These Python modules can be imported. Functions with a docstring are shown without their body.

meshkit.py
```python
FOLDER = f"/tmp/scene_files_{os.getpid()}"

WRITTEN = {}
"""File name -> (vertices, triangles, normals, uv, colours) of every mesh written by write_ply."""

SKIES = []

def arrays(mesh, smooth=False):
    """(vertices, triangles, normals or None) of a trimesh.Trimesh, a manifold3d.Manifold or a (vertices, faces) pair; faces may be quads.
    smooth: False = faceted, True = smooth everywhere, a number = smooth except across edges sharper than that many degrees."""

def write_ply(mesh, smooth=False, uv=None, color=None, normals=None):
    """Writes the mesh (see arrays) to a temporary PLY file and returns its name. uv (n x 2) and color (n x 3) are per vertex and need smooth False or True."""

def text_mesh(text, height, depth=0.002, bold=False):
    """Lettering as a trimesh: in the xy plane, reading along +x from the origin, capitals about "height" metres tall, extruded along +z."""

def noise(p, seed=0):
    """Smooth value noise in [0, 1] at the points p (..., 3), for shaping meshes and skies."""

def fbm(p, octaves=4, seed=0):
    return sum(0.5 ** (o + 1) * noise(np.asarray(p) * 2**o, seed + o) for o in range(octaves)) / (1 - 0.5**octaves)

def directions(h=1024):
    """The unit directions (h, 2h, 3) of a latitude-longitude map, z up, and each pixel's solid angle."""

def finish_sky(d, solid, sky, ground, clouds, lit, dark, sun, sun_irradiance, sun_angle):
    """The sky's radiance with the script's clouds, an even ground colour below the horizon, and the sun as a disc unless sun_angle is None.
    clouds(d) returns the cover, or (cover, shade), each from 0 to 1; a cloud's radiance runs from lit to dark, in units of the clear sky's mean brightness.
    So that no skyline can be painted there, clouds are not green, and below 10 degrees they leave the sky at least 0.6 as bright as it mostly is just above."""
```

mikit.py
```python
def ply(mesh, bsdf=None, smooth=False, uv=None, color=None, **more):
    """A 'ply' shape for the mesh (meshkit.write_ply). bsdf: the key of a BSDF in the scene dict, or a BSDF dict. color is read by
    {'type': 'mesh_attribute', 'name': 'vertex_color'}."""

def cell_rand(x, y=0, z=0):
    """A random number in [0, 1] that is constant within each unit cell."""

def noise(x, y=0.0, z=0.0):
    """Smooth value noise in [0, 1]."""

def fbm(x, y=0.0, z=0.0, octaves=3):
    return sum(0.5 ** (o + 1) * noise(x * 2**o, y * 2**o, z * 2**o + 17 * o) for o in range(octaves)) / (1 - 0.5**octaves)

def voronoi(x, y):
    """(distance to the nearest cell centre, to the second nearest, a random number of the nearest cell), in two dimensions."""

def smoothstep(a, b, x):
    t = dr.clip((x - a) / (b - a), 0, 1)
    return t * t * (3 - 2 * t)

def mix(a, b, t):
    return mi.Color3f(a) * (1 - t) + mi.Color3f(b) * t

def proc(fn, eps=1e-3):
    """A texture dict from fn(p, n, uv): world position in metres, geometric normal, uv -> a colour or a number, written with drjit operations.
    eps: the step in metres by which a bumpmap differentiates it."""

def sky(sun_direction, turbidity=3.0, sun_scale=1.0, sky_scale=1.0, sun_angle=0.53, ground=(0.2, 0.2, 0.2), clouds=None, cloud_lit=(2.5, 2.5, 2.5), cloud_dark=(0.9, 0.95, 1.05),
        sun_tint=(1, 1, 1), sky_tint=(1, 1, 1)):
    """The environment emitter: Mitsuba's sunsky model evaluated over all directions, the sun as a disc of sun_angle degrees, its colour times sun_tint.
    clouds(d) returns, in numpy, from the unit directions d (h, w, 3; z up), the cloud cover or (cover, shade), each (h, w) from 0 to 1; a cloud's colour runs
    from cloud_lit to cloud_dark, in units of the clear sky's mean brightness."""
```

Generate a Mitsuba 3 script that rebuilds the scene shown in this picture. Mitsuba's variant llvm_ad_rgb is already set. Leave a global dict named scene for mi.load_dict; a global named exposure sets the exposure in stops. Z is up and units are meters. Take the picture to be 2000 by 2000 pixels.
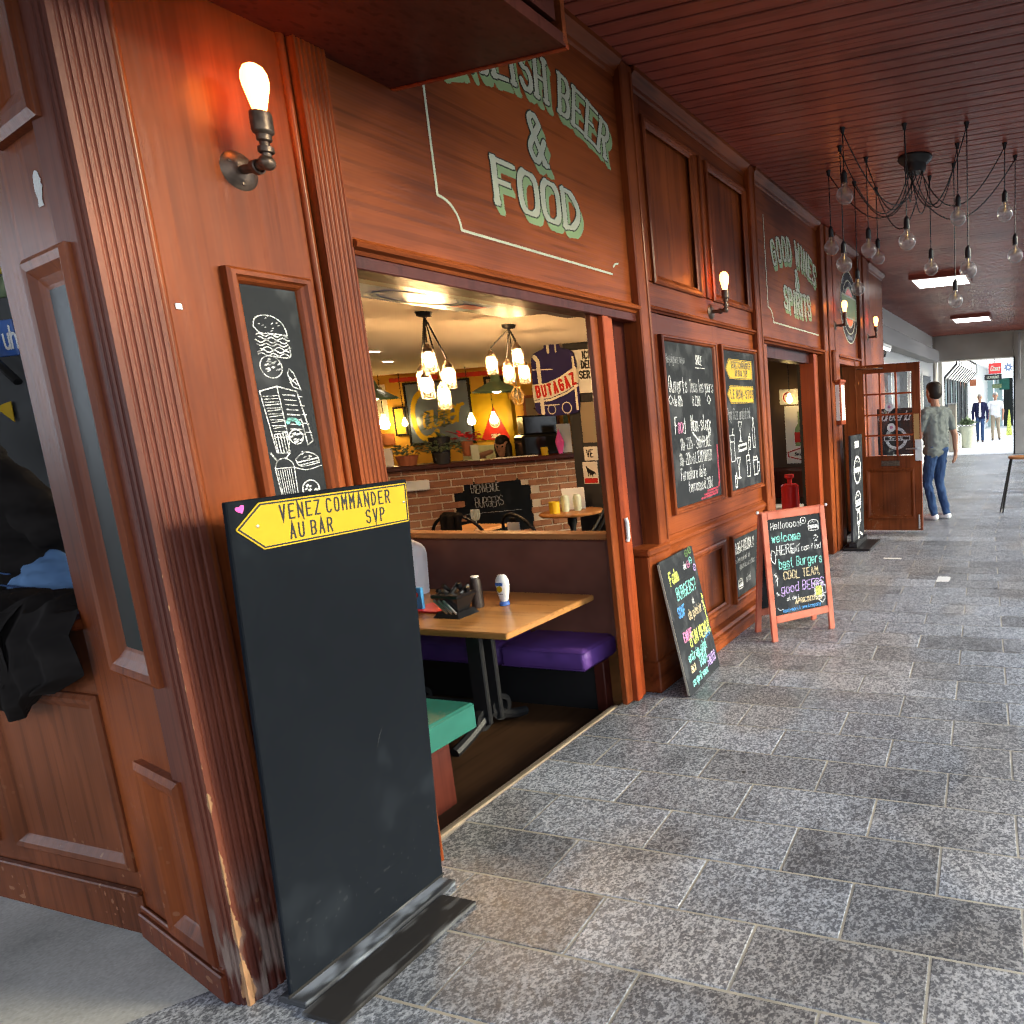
import math
import numpy as np
import trimesh
import manifold3d as m3
import shapely
import drjit as dr
import mitsuba as mi
import mikit
import meshkit
from mikit import noise, fbm, voronoi, cell_rand, smoothstep, mix
from shapely.geometry import LineString, Polygon, Point, box as sbox

rng = np.random.default_rng(7)
scene, labels, used = {}, {}, set()

# ------------------------------------------------------------------ camera, sky, exposure
EYE = np.array([0.0, -2.3066, 1.65])
FWD = np.array([0.93702426, 0.30680726, -0.16689771])
DOWN = np.array([-0.17440001, -0.00300573, -0.9846703])
scene['camera'] = {
    'type': 'perspective', 'fov': 2 * math.degrees(math.atan(1000 / 1397.36)), 'fov_axis': 'x', 'near_clip': 0.05, 'far_clip': 2000.0,
    'principal_point_offset_x': -0.28387, 'principal_point_offset_y': -0.01794,
    'to_world': mi.ScalarTransform4f().look_at(origin=EYE.tolist(), target=(EYE + FWD).tolist(), up=(-DOWN).tolist())}
scene['sky'] = mikit.sky((1.0, -3.9, 1.29), turbidity=3.0, sun_scale=0.25, sun_angle=12.0, sun_tint=(0.75, 0.95, 1.25),
                         clouds=lambda d: (np.full(d.shape[:2], 0.92), 0.25 + 0.3 * (1 - d[..., 2])), cloud_lit=(2.15, 2.4, 2.8), cloud_dark=(1.2, 1.3, 1.45))
exposure = 4.4
WARM = np.array([1.0, 0.235, 0.032])
LAMP = 1.5        # radiance of a glowing bulb

# ------------------------------------------------------------------ helpers
def key(name, parent=None):
    base = f'{parent}__{name}' if parent else name
    k, i = base, 0
    while k in used:
        i += 1
        k = f'{base}_{i:03d}'
    used.add(k)
    return k
def put(name, mesh, mat, parent=None, smooth=False, label=None, kind=None, **more):
    k = key(name, parent)
    if isinstance(mesh, list):
        mesh = cat(mesh)
    scene[k] = mikit.ply(mesh, mat, smooth, **more)
    e = {}
    if label: e['label'] = label
    if kind: e['kind'] = kind
    if e: labels[k] = e
    return k
def thing(name, label, category, group=None):
    k = key(name)
    labels[k] = {'label': label, 'category': category}
    if group: labels[k]['group'] = group
    return k
def single(name, mesh, mat, label, category, group=None, smooth=False, **more):
    k = put(name, mesh, mat, None, smooth, **more)
    labels[k] = {'label': label, 'category': category}
    if group: labels[k]['group'] = group
    return k
def struct(name, mesh, mat, smooth=False):
    return put(name, mesh, mat, None, smooth, kind='structure')
cat = lambda ms: trimesh.util.concatenate(ms)
def tm(v, f): return trimesh.Trimesh(np.asarray(v, float), np.asarray(f, int), process=False)
BF = np.array([[0,1,3],[0,3,2],[4,6,7],[4,7,5],[0,4,5],[0,5,1],[2,3,7],[2,7,6],[0,2,6],[0,6,4],[1,5,7],[1,7,3]])
def bx(x0, x1, y0, y1, z0, z1, b=0.0):
    if b <= 0:
        return tm([[x, y, z] for x in (x0, x1) for y in (y0, y1) for z in (z0, z1)], BF)
    b = min(b, .45 * min(abs(x1-x0), abs(y1-y0), abs(z1-z0)))
    v = []
    for x, sx in ((x0, 1), (x1, -1)):
        for y, sy in ((y0, 1), (y1, -1)):
            for z, sz in ((z0, 1), (z1, -1)):
                v += [[x, y+sy*b, z+sz*b], [x+sx*b, y, z+sz*b], [x+sx*b, y+sy*b, z]]
    return trimesh.convex.convex_hull(np.array(v))
class Frame:
    """Plane with origin O, right U, up V and outward normal N."""
    def __init__(s, O, U, V=(0, 0, 1), N=None):
        s.O = np.asarray(O, float); s.U = np.asarray(U, float) / np.linalg.norm(U); s.V = np.asarray(V, float) / np.linalg.norm(V)
        s.N = np.cross(s.U, s.V) if N is None else np.asarray(N, float)
    def p(s, u, v, n=0.0): return s.O + u * s.U + v * s.V + n * s.N
    def m(s, mesh):
        mm = mesh.copy(); q = np.asarray(mm.vertices)
        mm.vertices = s.O + q[:, :1] * s.U + q[:, 1:2] * s.V + q[:, 2:3] * s.N
        return mm
    def box(s, u0, u1, v0, v1, n0, n1, b=0.0): return s.m(bx(u0, u1, v0, v1, n0, n1, b))
    def moulding(s, u0, u1, v0, v1, prof):
        """Mitred picture-frame moulding; prof = [(inset, height)...] from the outside in."""
        V, F = [], []
        for i, (a, h) in enumerate(prof):
            V += [s.p(u0+a, v0+a, h), s.p(u1-a, v0+a, h), s.p(u1-a, v1-a, h), s.p(u0+a, v1-a, h)]
        for i in range(len(prof)-1):
            for k in range(4):
                a, b_, c, d = 4*i+k, 4*i+(k+1) % 4, 4*i+4+(k+1) % 4, 4*i+4+k
                F += [[a, b_, c], [a, c, d]]
        return tm(V, F)
    def extrude(s, poly, depth, n0=0.0):
        ms = [trimesh.creation.extrude_polygon(g, depth, engine='earcut') for g in (poly.geoms if hasattr(poly, 'geoms') else [poly]) if g.area > 1e-9]
        if not ms: return None
        mm = cat(ms); mm.apply_translation([0, 0, n0])
        return s.m(mm)
BOLECTION = [(0, 0), (0, .028), (.006, .034), (.016, .034), (.02, .026), (.03, .02), (.036, .006), (.036, .0)]
def sweep_x(prof, x0, x1):
    """Profile [(y, z)...] (closed) run along x."""
    n = len(prof); P = np.array(prof)
    V = np.vstack([np.c_[np.full(n, x0), P], np.c_[np.full(n, x1), P]])
    F = []
    for i in range(n):
        j = (i+1) % n
        F += [[i, j, n+j], [i, n+j, n+i]]
    pl = Polygon(prof)
    tv, tf = trimesh.creation.triangulate_polygon(pl, engine='earcut')
    o = len(V)
    V = np.vstack([V, np.c_[np.full(len(tv), x0), tv], np.c_[np.full(len(tv), x1), tv]])
    F += [list(t) for t in np.asarray(tf)+o] + [list(t[::-1]) for t in np.asarray(tf)+o+len(tv)]
    return tm(V, F)
def tube(pts, r, sides=8, closed=False, caps=True):
    P = np.asarray(pts, float); n = len(P)
    R = np.full(n, r) if np.isscalar(r) else np.asarray(r, float)
    T = np.gradient(P, axis=0); T /= np.maximum(np.linalg.norm(T, axis=1, keepdims=True), 1e-9)
    a = np.array([0, 0, 1.0]) if abs(T[0, 2]) < .9 else np.array([1.0, 0, 0])
    V = []
    for i in range(n):
        a = a - T[i] * (a @ T[i]); a /= np.linalg.norm(a); b = np.cross(T[i], a)
        for k in range(sides):
            t = 2*math.pi*k/sides
            V.append(P[i] + R[i]*(a*math.cos(t)+b*math.sin(t)))
    F = []
    for i in range(n-1):
        for k in range(sides):
            q, w = i*sides+k, i*sides+(k+1) % sides
            F += [[q, w, w+sides], [q, w+sides, q+sides]]
    if caps:
        V += [P[0], P[-1]]
        for k in range(sides):
            F += [[n*sides, (k+1) % sides, k], [n*sides+1, (n-1)*sides+k, (n-1)*sides+(k+1) % sides]]
    return tm(V, F)
def lathe(prof, c=(0, 0, 0), axis=(0, 0, 1), sides=24):
    """prof = [(r, h)...]"""
    prof = np.asarray(prof, float); n = len(prof)
    ax = np.asarray(axis, float) / np.linalg.norm(axis)
    a = np.cross(ax, [0, 1, 0] if abs(ax[1]) < .9 else [1, 0, 0]); a /= np.linalg.norm(a); b = np.cross(ax, a)
    V = []
    for r, h in prof:
        for k in range(sides):
            t = 2*math.pi*k/sides
            V.append(np.asarray(c) + ax*h + r*(a*math.cos(t)+b*math.sin(t)))
    F = []
    for i in range(n-1):
        for k in range(sides):
            q, w = i*sides+k, i*sides+(k+1) % sides
            F += [[q, w, w+sides], [q, w+sides, q+sides]]
    V, F = np.array(V), np.array(F)
    c0 = V.mean(0)
    if np.einsum('ij,ij->i', V[F[:, 0]]-c0, np.cross(V[F[:, 1]]-c0, V[F[:, 2]]-c0)).sum() < 0: F = F[:, ::-1]
    return tm(V, F)
def smooth_path(pts, k=3):
    P = np.asarray(pts, float)
    from scipy.interpolate import CubicSpline
    t = np.r_[0, np.cumsum(np.linalg.norm(np.diff(P, axis=0), axis=1))]
    return CubicSpline(t, P)(np.linspace(0, t[-1], (len(P)-1)*k*2+1))
def wrinkle(mesh, amp, f=(9, 9, 14), seed=3):
    v = np.asarray(mesh.vertices); n_ = np.asarray(mesh.vertex_normals); q = v*np.array(f)
    w = np.abs(meshkit.noise(q + 2.2*meshkit.fbm(v*4, 2, seed)[:, None], seed)-.5)*2 + .5*np.abs(meshkit.noise(q*2.1, seed+5)-.5)*2
    mesh.vertices = v + n_*(amp*(w-.7))[:, None]
    return mesh
def blob(bones, length=.02, taubin=12):
    """One continuous mesh from capsule bones [(p0, r0, p1, r1)...]."""
    parts = []
    for p0, r0, p1, r1 in bones:
        a = m3.Manifold.sphere(r0, 16).translate([float(q) for q in p0]); b = m3.Manifold.sphere(r1, 16).translate([float(q) for q in p1])
        parts.append(m3.Manifold.batch_hull([a, b]))
    m = m3.Manifold.batch_boolean(parts, m3.OpType.Add).refine_to_length(length).to_mesh()
    t = trimesh.Trimesh(m.vert_properties[:, :3], m.tri_verts, process=True)
    trimesh.smoothing.filter_taubin(t, iterations=taubin)
    return t

# ------------------------------------------------------------------ stroke lettering
G_ = {'A': '02 28 42;14 34', 'B': '02 08 38 47 46 35 05;35 44 43 32 02', 'C': '47 38 18 07 03 12 32 43', 'D': '02 08 28 46 44 22 02', 'E': '48 08 02 42;05 35',
 'F': '48 08 02;05 35', 'G': '47 38 18 07 03 12 32 43 45 25', 'H': '08 02;48 42;05 45', 'I': '28 22', 'J': '38 33 22 12 03', 'K': '08 02;48 05 42', 'L': '08 02 42',
 'M': '02 08 25 48 42', 'N': '02 08 42 48', 'O': '18 07 03 12 32 43 47 38 18', 'P': '02 08 38 47 46 35 05', 'Q': '18 07 03 12 32 43 47 38 18;24 42', 'R': '02 08 38 47 46 35 05;25 42',
 'S': '47 38 18 07 06 15 35 44 43 32 12 03', 'T': '08 48;28 22', 'U': '08 03 12 32 43 48', 'V': '08 22 48', 'W': '08 12 26 32 48', 'X': '08 42;48 02', 'Y': '08 25 48;25 22', 'Z': '08 48 02 42',
 '0': '18 07 03 12 32 43 47 38 18', '1': '17 28 22', '2': '07 18 38 47 46 02 42', '3': '08 48 25 44 43 32 12 03', '4': '32 38 04 44', '5': '48 08 05 35 44 43 32 12 02',
 'a': '45 36 16 05 03 12 32 43;46 42', 'b': '08 02;05 16 36 45 43 32 12 03', 'c': '45 36 16 05 03 12 32 43', 'd': '48 42;45 36 16 05 03 12 32 43', 'e': '04 44 45 36 16 05 03 12 32 43',
 'f': '38 28 17 12;06 26', 'g': '46 41 30 10 01;45 36 16 05 03 12 32 43', 'h': '08 02;05 16 36 45 42', 'i': '26 22;28 27', 'j': '26 21 10', 'k': '08 02;36 04 32', 'l': '28 22',
 'm': '06 02;05 16 25 22;25 36 45 42', 'n': '06 02;05 16 36 45 42', 'o': '16 05 03 12 32 43 45 36 16', 'p': '06 00;05 16 36 45 43 32 12 03', 'q': '46 40;45 36 16 05 03 12 32 43', 'r': '06 02;04 16 36',
 's': '45 36 16 05 14 34 43 32 12 03', 't': '18 13 22 32;06 26', 'u': '06 03 12 32 43;46 42', 'v': '06 22 46', 'w': '06 12 25 32 46', 'x': '06 42;46 02', 'y': '06 23;46 10', 'z': '06 46 02 42',
 '!': '28 24;23 22', "'": '28 26', '-': '14 34', '&': '42 07 18 28 37 04 03 12 22 45', '.': '22 23', ':': '22 23;25 26', ',': '22 11', '?': '07 18 38 47 45 24;22 23', '+': '14 34;25 23', '/': '02 48'}
def glyph(ch):
    out = []
    base, acc = ch, None
    if ch in 'éà': base, acc = {'é': 'e', 'à': 'a'}[ch], ch
    if base == '♥': return [np.array([[2, 2], [.3, 5], [.3, 6.6], [1.2, 7.2], [2, 6.2], [2.8, 7.2], [3.7, 6.6], [3.7, 5], [2, 2.]])]
    for st in G_[base].split(';'):
        P = np.array([[int(q[0]), int(q[1])] for q in st.split()], float)
        out.append(P)
    if acc: out.append(np.array([[1.4, 7.8], [2.6, 7.]] if acc == 'à' else [[1.6, 7.], [2.8, 7.8]]))
    return out
def chaikin(P, it=2):
    closed = len(P) > 3 and np.allclose(P[0], P[-1])
    for _ in range(it):
        Q = [P[0]]
        for i in range(1, len(P)-1):
            a, b, c = P[i-1], P[i], P[i+1]
            d1, d2 = b-a, c-b
            cs = d1 @ d2 / (np.linalg.norm(d1)*np.linalg.norm(d2)+1e-9)
            if cs < .1: Q.append(b)
            else: Q += [b*.75+a*.25, b*.75+c*.25]
        Q.append(P[-1]); P = np.array(Q)
    return P
def strokes(text, h, cond=.62, gap=.3, jit=0.0, slant=0.0):
    """Polylines of a line of text, baseline at v=0, capitals h tall; returns (list, width)."""
    s = h / 6; x = 0; out = []
    for ch in text:
        if ch == ' ': x += .55*h*cond; continue
        narrow = ch in "iIl!'.:,1j"
        dx = -1.3*s*cond if narrow else 0
        jy = jit*h*rng.normal()
        for P in glyph(ch):
            Q = chaikin(P) if ch != '♥' else chaikin(P, 1)
            v = (Q[:, 1]-2)*s + jy
            u = Q[:, 0]*s*cond + x + dx + slant*v
            if jit: u = u + rng.normal(0, jit*h*.25, len(u)); 
            out.append(np.c_[u, v])
        x += (1.4 if narrow else 4)*s*cond + gap*h*cond
    return out, x - gap*h*cond
def text_poly(text, h, w, cond=.62, gap=.3, jit=0.0, slant=0.0, u=0, v=0, align='l', cap='round', rot=0.0):
    st, width = strokes(text, h, cond, gap, jit, slant)
    off = {'l': 0, 'c': -width/2, 'r': -width}[align]
    g = shapely.union_all([LineString(p + [off, 0]).buffer(w/2, cap_style=cap, join_style='round' if cap == 'round' else 'mitre', quad_segs=2) for p in st])
    if rot: g = shapely.affinity.rotate(g, rot, origin=(0, 0))
    return shapely.affinity.translate(g, u, v).simplify(w*.05)
def line_poly(pts, w): return LineString(pts).buffer(w/2, quad_segs=2)
def serif_poly(text, h, thick=.17, cond=.8, gap=.22, sp_=.4):
    """Slab-serif sign capitals; returns list of (centre u, polygon with u centred on 0)."""
    s = h/6; out = []; x = 0
    for ch in text:
        if ch == ' ': x += sp_*h; continue
        cw = cond*(.55 if ch == 'I' else 1.25 if ch == 'W' else 1)
        polys = []
        for P in glyph(ch):
            Q = chaikin(P, 3) if ch in 'BCDGOPQRSU&' else P
            pts = np.c_[(Q[:, 0]-2)*s*cw if ch != 'I' else (Q[:, 0]-2)*s, (Q[:, 1]-2)*s]
            for a, b in zip(pts[:-1], pts[1:]):
                vert = abs(b[1]-a[1]) > .5*abs(b[0]-a[0])
                polys.append(LineString([a, b]).buffer(h*thick/2*(1 if vert else .62), cap_style='square' if ch in 'EFLHTI' else 'round', quad_segs=3))
            if ch in 'EFHILNPRTVWBDM&':
                for e in (pts[0], pts[-1]):
                    if abs(e[1]) < .01*h or abs(e[1]-h) < .01*h:
                        polys.append(sbox(e[0]-h*.13, e[1]-h*.045, e[0]+h*.13, e[1]+h*.045))
                if ch in 'EFLBDPR' : 
                    polys.append(sbox(-2*s*cw-h*.12, -h*.045, -2*s*cw+h*.12, h*.045)); polys.append(sbox(-2*s*cw-h*.12, h-h*.045, -2*s*cw+h*.1, h+h*.045))
        g = shapely.union_all(polys)
        wl = (4*s*cw if ch != 'I' else 1.4*s)
        out.append((x+wl/2, g)); x += wl + gap*h*(1.15)
    W = x - gap*h*1.15
    return [(c-W/2, g) for c, g in out], W
def ink(fr, poly, mat, parent, name='lettering', n=.001, depth=.0012):
    mm = fr.extrude(poly, depth, n)
    if mm is not None:
        return put(name, mm, mat, parent, kind='stuff' if len(getattr(poly, 'geoms', [0])) > 1 else None)

# ------------------------------------------------------------------ materials
def rgb(*c): return {'type': 'rgb', 'value': [float(v) for v in c]}
def mat(name, **d): scene[name] = d
def plain(name, c, rough=.5, spec=.5, **k): mat(name, type='twosided', b={'type': 'principled', 'base_color': rgb(*c) if isinstance(c, tuple) else c, 'roughness': rough, 'specular': spec, **k})
def chalk_mat(name, c):
    def fn(p, n, uv):
        k = smoothstep(.3, .62, .55*noise(p.x*210, p.y*210, p.z*210)+.45*noise(p.x*60, p.y*60, p.z*60))
        return mix((.05, .053, .057), tuple(.88*v for v in c), .25+.75*k)
    plain(name, mikit.proc(fn), .95, .02)
def wood_fn(ax, dark, light, scale=1.0, wear=0.0):
    def fn(p, n, uv):
        q = [p.x, p.y, p.z]; a = q[ax]; b, c = [q[i] for i in range(3) if i != ax]
        wob = .06*fbm(a*1.1, b*3, c*3, 2)
        g = fbm(a*1.3*scale, (b+wob)*22*scale, (c+wob)*22*scale, 3)
        fine = noise(a*7, b*190, c*190)
        patch = fbm(p.x*1.7+5, p.y*1.7, p.z*1.4, 3)
        t = dr.clip(.5*(g-.5)+.18*(fine-.5)+1.9*(patch-.5)+.45, 0, 1)
        col = mix(dark, light, t)
        streak = smoothstep(.66, .78, noise(a*2.2+9, b*45, c*45))
        col = col * (1 - .22*streak)
        if wear:
            low = smoothstep(.75, .05, p.z)
            sc = smoothstep(.78, .84, noise(p.x*62, p.y*62, p.z*40)) * low * smoothstep(.45, .6, noise(p.x*7, p.y*7, p.z*4))
            col = mix(col, mi.Color3f(.3, .15, .08), sc*wear*.6)
            dirt = low*smoothstep(.35, .8, fbm(p.x*5, p.y*5, p.z*3, 3))
            col = col*(1-.5*dirt)
        return col
    return fn
DK, LT = (.085, .0165, .0045), (.3, .07, .016)
def wood_mat(name, ax, dark=DK, light=LT, rough=.34, coat=.28, wear=0.0, scale=1.0):
    def ripple(p, n, uv):
        q = [p.x, p.y, p.z]; b, c = [q[i] for i in range(3) if i != ax]
        return noise(q[ax]*5, b*70, c*70) + .5*noise(q[ax]*9, b*16, c*16)
    mat(name, type='twosided', b={'type': 'bumpmap', 'tex': mikit.proc(ripple, 2e-3), 'scale': .0006, 'b': {'type': 'principled', 'base_color': mikit.proc(wood_fn(ax, dark, light, scale, wear)), 'roughness': rough, 'specular': .12, 'clearcoat': coat, 'clearcoat_gloss': .94}})
wood_mat('wood_z', 2, wear=.7)
wood_mat('wood_x', 0, wear=.7)
wood_mat('wood_ceiling', 1, (.19, .046, .033), (.3, .08, .055), rough=.3, coat=.9)
wood_mat('wood_side', 2, (.075, .02, .008), (.2, .055, .02), wear=.8)
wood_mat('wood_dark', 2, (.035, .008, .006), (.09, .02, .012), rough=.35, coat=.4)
wood_mat('wood_orange', 2, (.2, .03, .008), (.42, .085, .022), rough=.4, coat=.2, wear=.6)
wood_mat('wood_table', 1, (.3, .125, .035), (.46, .21, .065), rough=.25, coat=.5)
plain('wood_floor', mikit.proc(wood_fn(0, (.014, .006, .003), (.05, .024, .011))), .6, .12)
wood_mat('wood_rail', 1, (.32, .13, .045), (.5, .22, .08), rough=.35, coat=.3)
def post_fn(p, n, uv):
    base = wood_fn(2, (.075, .018, .012), (.22, .06, .03), 1.0, .9)(p, n, uv)
    d = dr.sqrt(dr.square(p.x-1.238)+dr.square(p.y+.117))
    w = .0005+.009*smoothstep(.4, .8, noise(p.z*17+2))*smoothstep(1.35, .9, p.z) + .016*smoothstep(.35, .7, noise(p.z*6+1))*smoothstep(.36, .2, p.z)
    w = w + .006*(noise(p.z*110, p.x*60, p.y*60)-.5)
    chip = smoothstep(w, w-.003, d)*smoothstep(1.42, 1.3, p.z)
    grey = smoothstep(.5, .1, p.z)*smoothstep(.42, .6, fbm(p.x*26, p.y*26, p.z*7, 3))
    base = mix(base, mi.Color3f(.17, .125, .105), grey*.8)
    return mix(base, mix((.36, .2, .1), (.2, .1, .05), noise(p.x*150, p.y*150, p.z*25)), chip)
mat('wood_post', type='twosided', b={'type': 'principled', 'base_color': mikit.proc(post_fn), 'roughness': .45, 'specular': .2, 'clearcoat': .12})
def paver_fn(tone, warm):
    def fn(p, n, uv):
        a = noise(p.x*125, p.y*125); b = noise(p.x*260+7, p.y*260); c = fbm(p.x*55+3, p.y*55, 0, 2)
        t = smoothstep(.3, .8, .42*a+.33*b+.25*c)
        st = fbm(p.x*1.1+11, p.y*1.6, 0, 3)
        col = mix(mi.Color3f(.1, .106, .12), mi.Color3f(.37, .385, .41), t)*tone
        col = mix(col, col*mi.Color3f(1.05, .86, .66), dr.clip(warm+.7*smoothstep(.5, .72, noise(p.x*2.3, p.y*2.3+4)), 0, 1)*.5)
        edge = smoothstep(.56, .72, fbm(p.x*6+1, p.y*6+8, 0, 3))
        col = col*(.66+.68*st)*(1-.22*edge)
        vd, _v2, vr = voronoi(p.x*1.1+.37, p.y*1.1+.2)
        gum = smoothstep(.016, .008, vd)*smoothstep(.55, .6, vr)
        return col*(1-.75*gum)
    return fn
for i, (tone, warm) in enumerate(((.9, .08), (1.0, .0), (.74, .25), (1.2, .03))):
    mat(f'paver_{i}', type='twosided', b={'type': 'principled', 'base_color': mikit.proc(paver_fn(tone, warm)), 'roughness': .36, 'specular': .5})
plain('joint', mikit.proc(lambda p, n, uv: mix((.38, .34, .27), (.2, .18, .15), fbm(p.x*7, p.y*7, 0, 3))), .9, .1)
def concrete_fn(p, n, uv):
    t = fbm(p.x*3.2, p.y*3.2, p.z*3, 4)
    s = noise(p.x*150, p.y*150, p.z*150)
    st = smoothstep(.5, .66, fbm(p.x*2.2+4, p.y*2.2+1, p.z, 3))
    return mix((.21, .21, .195), (.4, .395, .37), t)*(.8+.4*s)*(1-.35*st)
plain('pale_concrete', mikit.proc(lambda p, n, uv: mix((.42, .43, .44), (.56, .57, .58), fbm(p.x*2, p.y*2, 0, 3))), .5, .4)
plain('concrete', mikit.proc(concrete_fn), .85, .2)
plain('beam_concrete', mikit.proc(lambda p, n, uv: mix((.34, .31, .27), (.48, .45, .4), fbm(p.x*2, p.y*2, p.z*2, 4))), .85, .2)
def slate_fn(p, n, uv):
    a = fbm(p.x*3+2, p.y*3, p.z*2.2, 4); b = smoothstep(.6, .8, fbm(p.x*9, p.y*9, p.z*5+3, 3))
    s = smoothstep(.84, .9, noise(p.x*95, p.y*95, p.z*60))
    return mix((.0065, .008, .011), (.0115, .0138, .0175), a) + mi.Color3f(.005, .006, .007)*b + mi.Color3f(.012)*s*smoothstep(.5, .2, p.z)
plain('slate', mikit.proc(slate_fn), .7, .02)
def worn_slate(p, n, uv):
    a = fbm(p.x*4+2, p.y*4, p.z*3, 4); b = smoothstep(.5, .75, fbm(p.x*11, p.y*11, p.z*6+3, 4))
    return mix((.022, .024, .027), (.036, .039, .043), a) + mi.Color3f(.035, .036, .037)*b
plain('slate_worn', mikit.proc(worn_slate), .7, .06)
plain('slate_base', mikit.proc(lambda p, n, uv: mix((.03, .031, .034), (.2, .22, .25), smoothstep(.5, .72, fbm(p.x*9, p.y*16, p.z*20, 3)))), .7, .3)
plain('plank_dark', mikit.proc(lambda p, n, uv: mix((.022, .02, .019), (.1, .1, .1), smoothstep(.52, .72, fbm(p.x*8, p.y*26, p.z*20, 3)))), .7, .12)
def brick_fn(p, n, uv):
    r = cell_rand(dr.floor((p.x-p.y)*3.1), dr.floor(p.z*11))
    return mix((.2, .08, .045), (.36, .17, .095), .5*r+.5*fbm(p.x*14, p.y*14, p.z*14, 3))
plain('brick', mikit.proc(brick_fn), .85, .15)
plain('mortar', (.5, .42, .33), .9, .1)
plain('ochre', mikit.proc(lambda p, n, uv: mix((.5, .25, .035), (.7, .4, .07), fbm(p.x, p.y*1.2, p.z*1.2, 3))), .8, .2)
plain('plaster', (.7, .62, .51), .85, .1)
plain('brown_wall', mikit.proc(lambda p, n, uv: mix((.06, .04, .03), (.12, .08, .055), fbm(p.x*2, p.y*3, p.z*3, 3))), .7, .2)
plain('grey_wall', (.075, .078, .08), .7, .2)
plain('dark_wall', (.03, .03, .032), .6, .4)
plain('black', (.012, .012, .013), .45, .5)
plain('black_gloss', (.01, .01, .011), .15, .6)
plain('white', (.8, .8, .78), .6, .4)
plain('paper', (.75, .71, .64), .8, .2)
plain('cream', mikit.proc(lambda p, n, uv: mix((.36, .38, .28), (.5, .51, .39), fbm(p.x*14, p.y*14, p.z*14, 3))), .55, .3)
plain('letter_green', (.23, .33, .15), .5, .4)
plain('letter_edge', (.03, .035, .02), .6, .3)
plain('yellow', (.55, .34, .015), .45, .25)
chalk_mat('chalk_white', (.78, .79, .78))
chalk_mat('chalk_dim', (.34, .35, .36))
chalk_mat('chalk_aqua', (.3, .78, .68))
chalk_mat('chalk_yellow', (.78, .85, .18))
chalk_mat('chalk_sand', (.8, .65, .4))
chalk_mat('chalk_pink', (.82, .28, .5))
chalk_mat('chalk_lilac', (.6, .42, .8))
chalk_mat('chalk_blue', (.12, .4, .82))
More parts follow.
